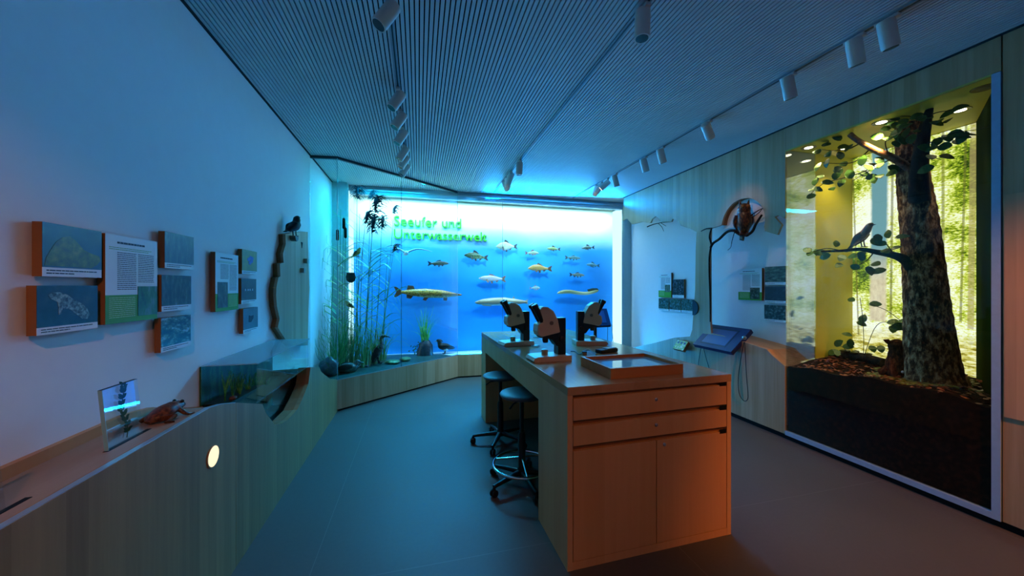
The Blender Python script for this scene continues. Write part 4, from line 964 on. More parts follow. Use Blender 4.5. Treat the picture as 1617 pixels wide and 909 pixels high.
# ================================================================== FISH ON THE BACK WALL
def fish_mat(name, back, side, belly, hh, spots=0.3, sc=60):
    t = NT('fish_' + name); co = t.coords(); s = t.sep(co)
    nz = t.noise(co, sc, 3)
    f_ = t.math('ADD', t.math('ADD', t.math('DIVIDE', s[2], hh * 2.2), .5), t.math('MULTIPLY', t.math('SUBTRACT', nz, .5), spots))
    if spots > .6: f_ = t.math('ADD', t.math('DIVIDE', s[2], hh * 2.2), .5)
    c_ = t.ramp(f_, [(.12, rgb(belly)), (.35, rgb(side)), (.75, rgb(back))])
    if spots > .6:
        mk = t.ramp(t.noise(t.mapping(co, (1, 1, 1.4)), sc * .75, 4, .7), [(.46, (1, 1, 1)), (.56, (.22, .2, .16))])
        c_ = t.mix(1.0, c_, mk, 'MULTIPLY')
    t.bsdf(c_, .3, .5); return t.m
def fish(name, x0, x1, yc, kind, head, lab, cols, tilt=0.0, scz=1.0, fin='#2c2a22', spots=.35, sc=70, off=0.0):
    a = P(x0, yc, 'y', YF + off); b_ = P(x1, yc, 'y', YF + off); L = b_.x - a.x; c0 = Vector(((a.x + b_.x) / 2, YF + off, a.z * .5 + b_.z * .5))
    sg = -1 if head == 'l' else 1
    rt = thing(name, c0, lab, 'fish', 'mounted fish on the blue wall')
    K = {'pike': [(0, .012, .010), (.06, .020, .018), (.16, .040, .040), (.3, .062, .060), (.55, .072, .070), (.75, .050, .048), (.85, .028, .028), (.9, .022, .024)],
         'trout': [(0, .015, .015), (.06, .05, .045), (.2, .10, .085), (.42, .125, .10), (.62, .095, .075), (.78, .05, .045), (.86, .035, .035)],
         'perch': [(0, .02, .02), (.08, .075, .06), (.24, .15, .11), (.42, .165, .125), (.6, .12, .09), (.74, .055, .05), (.84, .04, .04)],
         'bream': [(0, .02, .03), (.07, .08, .09), (.22, .18, .16), (.42, .22, .20), (.6, .15, .14), (.74, .06, .06), (.84, .04, .045)],
         'carp': [(0, .02, .025), (.08, .085, .06), (.22, .17, .10), (.38, .19, .11), (.55, .14, .09), (.7, .075, .06), (.82, .05, .05)],
         'catfish': [(0, .010, .012), (.04, .030, .03), (.14, .062, .052), (.32, .085, .06), (.55, .09, .062), (.75, .062, .05), (.92, .03, .028), (.98, .012, .012)],
         'eel': [(0, .012, .012), (.04, .035, .035), (.12, .05, .05), (.3, .052, .052), (.6, .045, .045), (.85, .04, .04), (.96, .034, .034), (1, .012, .012)]}[kind]
    n = 22; pts = []; rr = []; ue = K[-1][0]; wr_ = {'pike': .8, 'eel': .85, 'catfish': .9}.get(kind, .5)
    for i in range(n):
        u = ue * i / (n - 1); tpz = interp([(k[0], k[1]) for k in K], u) * scz; bt = interp([(k[0], k[2]) for k in K], u) * scz
        cz = (tpz - bt) / 2 * L + tilt * (u - .5) * L
        if kind == 'eel': cz += .035 * L * math.sin(u * 6.2 + .4)
        pts.append(c0 + Vector((sg * (.5 - u) * L, 0, cz))); rr.append(((tpz + bt) / 2 * L * wr_, (tpz + bt) / 2 * L))
    hh = max(k[1] for k in K) * L
    MB().tube(pts, rr, 14, up=(0, 0, 1)).build('body', fish_mat(name + lab[:14], *cols, hh, spots, sc), rt, True, True)
    M_F = plain('fin_' + fin[1:], fin, .5, .3, 0, .25, 60)
    def poly(nm, pl, th=.003, dy=0.0, slant=0.0):
        pl2 = [(c0.x + sg * (.5 - u) * L, c0.z + v_ * L + tilt * (u - .5) * L) for u, v_ in pl]
        m = MB(); nn = len(pl2)
        vs = [(x, c0.y + dy - th + slant * (z - c0.z), z) for x, z in pl2] + [(x, c0.y + dy + th + slant * (z - c0.z), z) for x, z in pl2]
        m.add(vs, [tuple(range(nn)), tuple(range(2 * nn - 1, nn - 1, -1))] + [(k, (k + 1) % nn, nn + (k + 1) % nn, nn + k) for k in range(nn)])
        return m.build(nm, M_F, rt, True)
    th_ = interp([(k[0], k[1]) for k in K], .45) * scz; bh_ = interp([(k[0], k[2]) for k in K], .45) * scz
    def tz(u): return interp([(k[0], k[1]) for k in K], u) * scz
    def bz(u): return interp([(k[0], k[2]) for k in K], u) * scz
    if kind == 'pike':
        poly('tail_fin', [(.88, .02), (.97, .075), (1.0, .07), (.965, 0), (1.0, -.075), (.97, -.08), (.88, -.02)])
        poly('dorsal_fin', [(.70, .05), (.72, .10), (.80, .105), (.82, .03)]); poly('anal_fin', [(.72, -.045), (.76, -.095), (.82, -.085), (.82, -.03)])
        poly('pelvic_fin', [(.50, -.06), (.54, -.115), (.59, -.10), (.56, -.06)], .004, -.02); poly('pectoral_fin', [(.22, -.05), (.23, -.10), (.28, -.095), (.28, -.05)], .004, -.03)
    elif kind == 'eel':
        poly('tail_fin', [(.72, .05), (.85, .075), (.97, .065), (1.0, .03), (.97, -.02), (.86, -.03), (.75, -.0)], .004)
    elif kind == 'catfish':
        poly('tail_fin', [(.93, .025), (1.0, .045), (.985, 0), (1.0, -.04), (.93, -.025)]); poly('dorsal_fin', [(.70, .07), (.72, .11), (.745, .065)])
        poly('pectoral_fin', [(.12, -.03), (.13, -.05), (.30, -.07), (.24, -.035)], .005, -.03)
    else:
        poly('tail_fin', [(.80, .035), (.95, .115), (1.0, .12), (.94, .0), (1.0, -.11), (.95, -.11), (.80, -.035)])
        e = .10 if kind in ('bream', 'perch') else .06
        poly('dorsal_fin', [(.36, tz(.36) - .012), (.40, tz(.4) + e), (.50, tz(.5) + e * .8), (.60, tz(.6) + e * .25), (.62, tz(.62) - .012)])
        poly('anal_fin', [(.62, -bz(.62) + .012), (.64, -bz(.64) - .07), (.72, -bz(.72) - .02), (.73, -bz(.73) + .01)])
        poly('pelvic_fin', [(.42, -bz(.42) + .012), (.46, -bz(.46) - .08), (.51, -bz(.51) - .06), (.50, -bz(.5) + .012)], .004, -.012)
        poly('pectoral_fin', [(.24, -.03), (.30, -bz(.3) - .055), (.36, -bz(.36) - .02), (.30, -.01)], .004, -hh * wr_ * .8, .25)
    ex = .075 if kind in ('pike', 'catfish') else .06
    er = {'pike': .009, 'eel': .009, 'catfish': .008}.get(kind, .014) * L
    ez = (.016 if kind == 'pike' else .02) * L + tilt * (ex - .5) * L + (.035 * L * math.sin(.75) if kind == 'eel' else 0)
    wy = interp([(k[0], (k[1] + k[2]) / 2) for k in K], ex) * L * wr_
    for sd in (-1, 1): MB().ball(c0 + Vector((sg * (.5 - ex) * L, sd * wy * .85, ez)), er, 8, 6).build('eye', M_DARK, rt, True, True)
    MB().tube([c0 + Vector((0, 0, 0)), (c0.x, YB, c0.z)], .006, 6).build('mounting_pin', M_STEEL, rt, True)
    return rt
fish('pike', 622, 729, 463, 'pike', 'r', 'longest fish, a golden spotted pike with open jaw facing right', ('#e0983a', '#a8702c', '#f0d8a0'), .055, 1.0, '#6a3a22', 1.3, 60)
fish('catfish', 750, 834, 477, 'catfish', 'l', 'long smooth grey fish low on the wall, partly behind the microscope', ('#b09a7c', '#7a7060', '#f0e4d0'), 0.0, 1.0, '#9a8f6a')
fish('perch', 675, 709, 416, 'trout', 'r', 'small dark fish with black fins facing right below the lettering', ('#3a3a2c', '#56523c', '#a89a80'), -.02, 1.0, '#15151a')
fish('perch', 733, 771, 405, 'perch', 'l', 'green striped perch facing left above the pink trout', ('#4a6a4a', '#8fa070', '#e0dcc0'), -.10, 1.0, '#3a3a3a', .8, 40)
fish('bream', 784, 817, 389, 'bream', 'l', 'deep-bodied pale bream facing left near the top of the wall', ('#a8a880', '#dcd8b8', '#f0ecd8'), .02, 1.0, '#4a4a4a', .2)
fish('trout', 756, 799, 440, 'trout', 'l', 'pinkish silver trout facing left above the long grey fish', ('#b7a0a8', '#e0d0d0', '#f2ecec'), -.02, 1.0, '#8a6a5a', .2)
fish('roach', 829, 851, 399.5, 'perch', 'r', 'small greenish fish with reddish tail facing right', ('#8a9a7a', '#c8ccb0', '#eceadc'), 0, .9, '#8a5a5a', .2)
fish('roach', 864, 885, 393, 'perch', 'l', 'small yellow-green fish facing left, above the carp', ('#8f9a5a', '#b8b878', '#dcd8b0'), -.02, .9, '#4a4a40', .3)
fish('roach', 918, 939, 391, 'perch', 'l', 'small grey-green fish facing left, highest at the right end', ('#6a8078', '#98a890', '#d0d0c0'), .10, .85, '#3a4a4a', .3)
fish('barbel', 892, 917, 407, 'trout', 'r', 'small slim teal fish facing right beside the topmost right fish', ('#3f6a70', '#88a8a0', '#dcdcd0'), .03, .9, '#3a5a5a', .3)
fish('roach', 926, 947, 418.5, 'perch', 'l', 'small bluish fish facing left, farthest right on the wall', ('#5a8a9a', '#8ab8bc', '#d8e4e0'), -.06, .85, '#3a6a7a', .3)
fish('carp', 834, 872, 424, 'carp', 'l', 'bronze carp facing left in the middle of the wall', ('#b07a3a', '#d8a868', '#f0d8b0'), 0.0, .9, '#6a4a30', .3)
fish('roach', 899, 923, 434, 'trout', 'r', 'small dark-backed fish facing right above the eel', ('#4f5a54', '#9aa090', '#e4e4dc'), .04, 1.0, '#3a4a5a', .2)
fish('bitterling', 836, 853, 454.5, 'bream', 'r', 'smallest fish, pale and round, below the carp', ('#7a9a9a', '#c0d0c8', '#eef0ea'), .0, .85, '#8a7a8a', .2)
fish('eel', 880, 945, 461.5, 'eel', 'l', 'long wavy eel-like burbot facing left at the lower right', ('#8f8a5a', '#c8bf90', '#e8e0c0'), .06, .85, '#3f4a3a', .3)

# green lettering
def lettering():
    root = thing('wall_lettering', P(690, 380, 'y', YB), 'raised green lettering in two lines at the upper left of the fish wall', 'sign')
    mg = plain('letter_green', '#57d23a', 0.5, 0.3, 0, 0.03)
    for body, xl, xr, yb in (('Seeufer und', 622, 728.5, 355.5), ('Unterwasserwelt', 622, 769, 376)):
        cu = bpy.data.curves.new('text_source', 'FONT'); cu.body = body; cu.size = 1; cu.extrude = .06; cu.offset = .004; cu.resolution_u = 4
        to = bpy.data.objects.new('text_source', cu); COL.objects.link(to)
        bpy.context.view_layer.update(); dg = bpy.context.evaluated_depsgraph_get()
        me = bpy.data.meshes.new_from_object(to.evaluated_get(dg)); bpy.data.objects.remove(to); bpy.data.curves.remove(cu)
        xs = [v_.co.x for v_ in me.vertices]; x0, x1 = min(xs), max(xs)
        A = P(xl, yb, 'y', YB - .02); Bp = P(xr, yb, 'y', YB - .02); sc_ = (Bp.x - A.x) / (x1 - x0); zb = P((xl), yb, 'y', YB - .02).z
        bm = bmesh.new(); bm.from_mesh(me); bmesh.ops.remove_doubles(bm, verts=bm.verts, dist=1e-5); seen = set()
        for v_ in bm.verts:
            if v_ in seen: continue
            st = [v_]; isl = []; seen.add(v_)
            while st:
                a = st.pop(); isl.append(a)
                for e in a.link_edges:
                    b_ = e.other_vert(a)
                    if b_ not in seen: seen.add(b_); st.append(b_)
            idx = {a: i for i, a in enumerate(isl)}; m = MB()
            fs = {f_ for a in isl for f_ in a.link_faces}
            m.v = [Vector((A.x + (a.co.x - x0) * sc_, YB - .014 - a.co.z * .22, zb + a.co.y * sc_)) for a in isl]
            m.f = [tuple(idx[a] for a in f_.verts) for f_ in fs]
            m.build('letter', mg, root, True)
        bm.free()
lettering()

# ================================================================== WORK TABLE
TA = R(1.2); TO = Vector((.758, 1.769, 0)); TW, TL, TH_ = 1.075, 2.405, .969
tbl = thing('work_table', TO, 'large maple work table with drawers, doors and open knee space', 'table', None, TA)
MT = Matrix.Translation(TO) @ Matrix.Rotation(TA, 4, 'Z')
def tw_(x, y, z=TH_): return MT @ Vector((x, y, z))
MB().box((0, 0, .925), (TW, TL, TH_), None, .002).build('table_top', W_TTOP, tbl)
MB().box((.002, .45, .77), (.03, TL - .24, .924)).build('apron', W_TSIDE, tbl)
MB().box((TW - .03, .45, .03), (TW - .002, TL - .24, .924)).build('back_panel', W_TSIDE, tbl)
MB().box((0.001, TL - .24, 0), (TW - .001, TL - .002, .924)).build('end_pedestal', W_TSIDE, tbl)
MB().box((.0, .002, .0), (.03, .45, .924)).build('side_panel', W_TSIDE, tbl)
MB().box((TW - .03, .002, .0), (TW, .45, .924)).build('side_panel', W_TSIDE, tbl)
MB().box((.03, .42, .02), (TW - .03, .449, .924)).build('carcass_back', W_TABLE, tbl)
MB().box((.03, .025, .02), (TW - .03, .42, .92)).build('carcass', plain('carcass_brown', '#8a5428', 0.7), tbl)
MB().box((.03, .003, .0), (TW - .03, .024, .043)).build('bottom_rail', W_TABLE, tbl)
for (z0, z1) in ((.790, .906), (.655, .762)):
    d = MB().box((.034, .002, z0), (TW - .034, .024, z1), None, .0015).build('drawer_front', W_TABLE, tbl)
    MB().lathe([(.001, 0), (.010, 0), (.010, .004), (.006, .006), (.001, .006)], 16, Matrix.Translation((.545, .002, z1 - .045)) @ Matrix.Rotation(R(90), 4, 'X')).build('lock', M_STEEL, d)
    MB().box((TW - .085, .0008, z1 - .004), (TW - .036, .004, z1 + .022)).build('finger_notch', M_TOE, tbl)
MB().box((TW - .085, .0008, .617), (TW - .036, .004, .642)).build('finger_notch', M_TOE, tbl)
for (x0, x1) in ((.034, .5455), (.5495, TW - .034)):
    d = MB().box((x0, .002, .046), (x1, .024, .628), None, .0015).build('door', W_TABLE, tbl)
    if x0 > .5: MB().lathe([(.001, 0), (.010, 0), (.010, .004), (.006, .006), (.001, .006)], 16, Matrix.Translation((x0 + .05, .002, .60)) @ Matrix.Rotation(R(90), 4, 'X')).build('lock', M_STEEL, d)

# tray-like light box
lx0, ly0 = .305, .085; LW, LD, LH = .495, .375, .061
lb_ = thing('light_box', tw_(lx0 + LW / 2, ly0 + LD / 2), 'wooden tray box with glass plate on the front of the work table', 'tray', None, TA)
ML = Matrix.Translation((-LW / 2, -LD / 2, 0))
W_TRAY = wood('tray_wood', 'z', 0.05, '#c07a3e', '#a05e2a', 'x')
for a, b in (((0, 0, .001), (LW, .016, LH)), ((0, LD - .016, .001), (LW, LD, LH)), ((0, .016, .001), (.016, LD - .016, LH)), ((LW - .016, .016, .001), (LW, LD - .016, LH))):
    MB().box(a, b, ML).build('side', W_TRAY, lb_)
MB().box((.016, .016, .001), (LW - .016, LD - .016, .03), ML).build('base', plain('tray_base', '#c9ccc9', 0.5), lb_)
MB().box((.016, .016, .036), (LW - .016, LD - .016, .042), ML).build('glass_plate', plain('tray_glass', '#7f8f94', 0.04, 0.8), lb_)

# microscopes
def microscope(px, py, face, lab, scale=1.0):
    q = P(px, py, 'z', TH_ + .001)
    rz = math.atan2(face[1], face[0])
    rt = thing('stereo_microscope', (q.x, q.y, TH_), lab, 'microscope', 'microscopes on the work table', rz)
    rt.scale = (scale, scale, scale)
    MB().prism([(-.055, 0.001), (.225, 0.001), (.238, .012), (.225, .032), (.20, .038), (-.055, .038)], -.085, .085, 'y').build('base', M_BEIGE, rt)
    MB().box((-.031, -.038, .038), (.031, .038, .304), None, .005).build('column', M_BLACK, rt)
    MB().prism([(.03, .10), (.045, .105), (.075, .145), (.12, .162), (.165, .165), (.172, .185), (.03, .235)], -.036, .036, 'y').build('arm', M_BLACK, rt)
    h = MB().prism([(.018, .20), (.16, .172), (.185, .185), (.194, .215), (.188, .262), (.155, .275), (.175, .365), (.155, .388), (.115, .385), (.07, .355), (.045, .31), (.035, .285)], -.052, .052, 'y').build('head', M_BEIGE, rt)
    bv = h.modifiers.new('bevel', 'BEVEL'); bv.width = .008; bv.segments = 2; bv.limit_method = 'ANGLE'
    for sd in (-1, 1):
        e = MB().tube([(.142, sd * .03, .275), (.160, sd * .03, .305), (.205, sd * .032, .385)], [.021, .022, .020], 14).build('eyepiece', M_BLACK, rt, False, True)
        MB().tube([(.203, sd * .032, .381), (.214, sd * .032, .402)], [.025, .023], 14).build('eyecup', M_BLACK, e, False, True)
        MB().lathe([(.001, 0), (.022, 0), (.022, .018), (.016, .022), (.001, .022)], 16, Matrix.Translation((.002, sd * .038, .15)) @ Matrix.Rotation(-sd * R(90), 4, 'X')).build('focus_knob', M_BLACK, rt, False, True)
        MB().lathe([(.001, 0), (.014, 0), (.014, .008), (.001, .008)], 14, Matrix.Translation((.09, sd * .052, .27)) @ Matrix.Rotation(-sd * R(90), 4, 'X')).build('zoom_knob', plain('zoom_grey', '#6a5a4c', 0.5), rt, False, True)
    MB().lathe([(.022, .165), (.022, .14), (.018, .125), (.001, .125)], 16, Matrix.Translation((.115, 0, 0))).build('objective', M_BLACK, rt, False, True)
    MB().lathe([(.001, .0385), (.024, .0385), (.022, .055), (.026, .06), (.024, .075), (.012, .08), (.001, .08)], 18, Matrix.Translation((.12, 0, 0))).build('specimen_holder', plain('specimen_holder', '#9a8468', 0.4), rt, False, True)
    return rt, q
m1, q1 = microscope(829, 543, (-.98, -.12), 'farthest left stereo microscope, eyepieces tilted left')
m2, q2 = microscope(884, 566, (-.985, -.05), 'nearest and largest-looking stereo microscope in the middle of the table')
m3, q3 = microscope(916, 543, (1.0, -.18), 'stereo microscope on the right with eyepieces tilted right')
def cable(name, pts, r_, lab, mat=M_BLACK, cat='cable'):
    return tag(MB().tube(curve_pts(pts, 6), r_, 6).build(name, mat, None, False, True), lab, cat)
def tz_(a, b, h=.004): q = P(a, b, 'z', TH_); return Vector((q.x, q.y, TH_ + h))
cable('power_cable', [tz_(901, 555), tz_(908, 555.5), tz_(915, 560), tz_(922, 557, .014), tz_(931, 556, .016), tz_(941, 561, .006)], .0035, 'thin dark cable curling beside the nearest microscope')
cable('power_cable', [tz_(842, 533), tz_(850, 533), tz_(858, 530), tz_(864, 529)], .003, 'thin dark cable behind the farthest microscope')
# black case with pale device
q = P(958, 556, 'z', TH_)
cs = thing('black_case', (q.x, q.y, TH_), 'flat black case with a pale lid lying behind the tray', 'case', None, R(18))
MB().box((-.095, -.035, .001), (.095, .035, .030), None, .008).build('shell', M_BLACK, cs)
MB().box((-.02, -.03, .030), (.085, .030, .036), None, .004).build('lid_plate', plain('lid_plate', '#8aa8a8', 0.4), cs)
# glass dish and stopper
q = P(846, 547, 'z', TH_)
pd = thing('petri_dish', (q.x, q.y, TH_), 'small clear glass dish between the microscopes', 'dish')
MB().lathe([(.001, .001), (.038, .001), (.040, .012), (.037, .012), (.036, .003), (.001, .003)], 24).build('bowl', glass('dish_glass', (0.85, 0.95, 0.97), 0.15, 0.15, (.6, .75, .8)), pd)
MB().lathe([(.001, .0035), (.022, .0035), (.02, .012), (.001, .016)], 14).build('specimen', plain('dish_specimen', '#b9c4c4', 0.5), pd)
q = P(923, 560, 'z', TH_)
jr = thing('specimen_jar', (q.x, q.y, TH_), 'tiny squat jar by the cable loop near the tray', 'jar')
MB().lathe([(.001, .001), (.018, .001), (.018, .02), (.001, .02)], 14).build('body', plain('jar_brown', '#8a6a4a', 0.4), jr)
MB().lathe([(.001, .02), (.020, .02), (.020, .028), (.001, .028)], 14).build('lid', plain('jar_lid', '#3a4a5a', 0.4), jr)

# ================================================================== STOOLS
M_SEAT = plain('seat_grey', '#4d5458', 0.45, 0.4)
def stool(x, y, zs, rz, lab, ring):
    rt = thing('lab_stool', (x, y, 0), lab, 'stool', 'swivel stools at the work table', rz)
    MB().lathe([(.001, zs - .035), (.13, zs - .035), (.162, zs - .028), (.168, zs - .012), (.160, zs - .002), (.13, zs), (.001, zs)], 40).build('seat', M_SEAT, rt, False, True)
    MB().lathe([(.001, zs - .05), (.07, zs - .05), (.07, zs - .036), (.001, zs - .036)], 20).build('seat_plate', M_BLACK, rt, False, True)
    MB().lathe([(.001, .32), (.016, .32), (.016, zs - .05), (.001, zs - .05)], 16).build('piston', M_BLACK, rt, False, True)
    MB().lathe([(.001, .07), (.034, .07), (.034, .12), (.028, .13), (.028, .38), (.020, .40), (.001, .40)], 18).build('column', M_BLACK, rt, False, True)
    MB().tube([(0, 0, zs - .06), (.10, .02, zs - .065), (.14, .03, zs - .09)], [.006, .006, .008], 8).build('lever', M_BLACK, rt, False, True)
    for k in range(5):
        a = R(72 * k); c, s = math.cos(a), math.sin(a)
        MB().tube([(c * .02, s * .02, .095), (c * .15, s * .15, .085), (c * .265, s * .265, .072)], [(.026, .022), (.020, .017), (.015, .012)], 10).build('base_arm', M_BLACK, rt, False, True)
        ca = MB().tube([(c * .262, s * .262, .072), (c * .262, s * .262, .045)], [.010, .014], 10).build('caster', M_BLACK, rt, False, True)
        for d in (-1, 1):
            Mw = Matrix.Translation((c * .262 - s * d * .014, s * .262 + c * d * .014, .0262)) @ Matrix.Rotation(a, 4, 'Z') @ Matrix.Rotation(R(90), 4, 'X')
            MB().lathe([(.001, -.008), (.020, -.008), (.026, -.004), (.026, .004), (.020, .008), (.001, .008)], 18, Mw).build('wheel', M_BLACK, ca, False, True)
    if ring:
        rg = MB().ring((0, 0, .155), .215, .011, 48, 10).build('foot_ring', M_CHROME, rt, False, True)
        for k in range(3):
            a = R(120 * k + 60); MB().tube([(math.cos(a) * .028, math.sin(a) * .028, .20), (math.cos(a) * .215, math.sin(a) * .215, .155)], .008, 8).build('ring_spoke', M_CHROME, rg, False, True)
    return rt
stool(.759, 2.644, .70, R(205), 'nearer grey swivel stool with chrome foot ring, tucked under the table', True)
stool(.762, 3.40, .655, R(170), 'farther grey swivel stool without foot ring, at the far end of the table', False)

# ================================================================== SCREENS
M_CASE = plain('tablet_case', '#16255c', 0.45, 0.4, 0, 0.1)
def screen_case(rt, Wd, D, H0, H1, pre, scr):
    """wedge case: local x across, y from front (low) to back (high)"""
    MB().prism([(-D / 2, 0), (D / 2, 0), (D / 2, H1), (-D / 2, H0)], -Wd / 2, Wd / 2, 'x', pre).build('case', M_CASE, rt)
    sl = math.atan2(H1 - H0, D); Lh = math.hypot(D, H1 - H0)
    Ms = pre @ Matrix.Translation((0, -D / 2, H0)) @ Matrix.Rotation(sl, 4, 'X')
    MB().box((-Wd / 2 + .05, Lh * .16, .0005), (Wd / 2 - .05, Lh * .84, .003), Ms).build('screen', scr, rt)
    MB().box((-Wd / 2 + .042, Lh * .13, .0), (Wd / 2 - .042, Lh * .87, .0015), Ms).build('bezel', M_BLACK, rt)
M_SCR = plain('screen_off', '#3a4f86', 0.3, 0.4, 0, 0.05)
# wall screen on the right ledge, leaning out over the room
fl = P(1098, 546, 'x', XR - .20); fr_ = P(1168, 558, 'x', XR - .20)
ts = thing('touch_screen', (XR - .02, 3.42, .78), 'dark blue slanted touch screen on the right ledge with headphone cables', 'screen')
A1 = P(1097, 543, 'x', 3.34); A2 = P(1158, 557, 'x', 3.34); A3 = P(1182, 523, 'x', 3.62); A4 = P(1120, 508, 'x', 3.62)
yc = (A1.y + A2.y + A3.y + A4.y) / 4; wd = (abs(A1.y - A2.y) + abs(A3.y - A4.y)) / 2
zf = (A1.z + A2.z) / 2; zb = (A3.z + A4.z) / 2
n_ = Vector((-(zb - zf), 0, .28)).normalized()
def wedge(x0, z0, x1, z1, y0, y1, th): 
    d = n_ * th
    return MB().prism([(x0, z0), (x1, z1), (x1 - d.x * 1, z1 - d.z), (x0 - d.x, z0 - d.z)], y0, y1, 'y')
y0_, y1_ = yc - wd / 2, yc + wd / 2
wedge(3.34, zf, 3.62, zb, y0_, y1_, .05).build('case', M_CASE, ts, True)
def on_s(u, v_, h): 
    return Vector((lerp(3.34, 3.62, v_), lerp(y1_, y0_, u), lerp(zf, zb, v_))) + n_ * h
def quadslab(u0, u1, v0, v1, h0, h1):
    m = MB(); vs = [on_s(u, v_, h) for h in (h0, h1) for u, v_ in ((u0, v0), (u1, v0), (u1, v1), (u0, v1))]
    return m.add(vs, [(0, 3, 2, 1), (4, 5, 6, 7), (0, 1, 5, 4), (1, 2, 6, 5), (2, 3, 7, 6), (3, 0, 4, 7)])
quadslab(.13, .80, .12, .88, 0, .002).build('bezel', plain('bezel_blue', '#101a44', 0.4), ts, True)
quadslab(.16, .77, .18, .82, .001, .0035).build('screen', M_SCR, ts, True)
MB().prism([(3.50, .70), (3.60, .70), (3.60, zb - .06), (3.44, zf + (zb - zf) * .35 - .05)], yc - .05, yc + .05, 'y').build('bracket', M_BLACK, ts, True)
b_ = P(1175, 533, 'x', 3.40); MB().ball(b_, .022, 14, 10).build('ball_holder', M_CHROME, ts, True, True)
MB().tube([b_ , b_ + Vector((.06, .03, -.01))], .006, 8).build('holder_arm', M_CHROME, ts, True)
def loop(pts, nm='headphone_cable'):
    MB().tube(curve_pts([P(a, b, 'x', XR - .02) for a, b in pts], 8), .004, 6).build(nm, M_BLACK, ts, True, True)
loop([(1175, 540), (1170, 565), (1166, 595), (1167, 620), (1174, 632), (1180, 631), (1181, 620), (1178.5, 590), (1177, 560), (1176, 540)])
loop([(1107, 549), (1104.5, 563), (1103, 578), (1108, 600), (1117, 604), (1120, 585), (1115, 565), (1111, 549)])
# small leaflet block
q = P(1078, 552, 'x', XR - .01)
lf = thing('flip_block', (XR - .03, q.y, q.z), 'small wooden flip block with green flower print below the trunk-shaped panel', 'block')
e0 = P(1066, 548, 'x', XR - .02); e1 = P(1087, 553, 'x', XR - .12); e2 = P(1098, 540, 'x', XR)
Mk = Matrix.Translation(P(1076, 546, 'x', XR - .06)) @ Matrix.Rotation(R(35), 4, 'Y') 
MB().box((-.02, -.10, -.07), (.02, .10, .07), Mk).build('block', W_EDGE, lf, True)
MB().box((-.0215, -.098, -.068), (-.02, .098, .068), Mk).build('print_sheet', patch('leaflet', [(.35, '#5c9a3a'), (.5, '#a9c98a'), (.65, '#dfe6df')], 26), lf, True)
for k in (-.06, 0, .06): MB().prism([(k + .018 * math.cos(a * .785), .035 + .018 * math.sin(a * .785)) for a in range(8)], -.0225, -.0215, 'x', Mk).build('flower_print', plain('flower_blue', '#2a5a8a', 0.5), lf, True)
MB().box((.02, -.02, -.02), (.075, .02, .02), Mk).build('bracket', M_BLACK, lf, True)
# free-standing screen behind the table
Zk = 4.75
kb = PZ(941, 512, Zk); ks = thing('kiosk_screen', (kb.x, kb.y, 0), 'dark blue screen on a pole stand behind the microscopes', 'screen', None, -YAW - R(6))
zk = kb.z
pre = Matrix.Translation((0.0, 0, zk)) @ Matrix.Rotation(R(0), 4, 'Z')
def kq(px, py, dz=0): v_ = PZ(px, py, Zk + dz); return parent_matrix(ks).inverted() @ v_
c4 = [kq(917, 515), kq(965, 513), kq(958, 487, .22), kq(922, 487, .22)]
nn = (c4[1] - c4[0]).cross(c4[3] - c4[0]).normalized()
m = MB(); m.add(c4 + [p - nn * .04 for p in c4], [(0, 1, 2, 3), (7, 6, 5, 4), (0, 4, 5, 1), (1, 5, 6, 2), (2, 6, 7, 3), (3, 7, 4, 0)]); m.build('case', M_CASE, ks)
ctr = sum((p for p in c4), Vector()) / 4
sc4 = [ctr + (p - ctr) * .72 + nn * .001 for p in c4]
m = MB(); m.add(sc4 + [p + nn * .002 for p in sc4], [(4, 5, 6, 7), (3, 2, 1, 0), (0, 1, 5, 4), (1, 2, 6, 5), (2, 3, 7, 6), (3, 0, 4, 7)]); m.build('screen', M_SCR, ks)
MB().tube([(0, .08, .02), (0, .08, ctr.z - .02)], .022, 14).build('pole', M_BLACK, ks, False, True)
MB().lathe([(.001, 0.001), (.19, .001), (.19, .012), (.03, .022), (.001, .022)], 30, Matrix.Translation((0, .08, 0))).build('foot_plate', M_BLACK, ks, False, True)
for a in ((960, 514, 958.5, 548), (966, 512, 969, 552)):
    MB().tube(curve_pts([kq(a[0], a[1]), kq((a[0] + a[2]) / 2, (a[1] + a[3]) / 2), kq(a[2], a[3]), kq(a[2] - 6, a[3] + 20)], 5), .003, 5).build('headphone_cable', M_BLACK, ks)

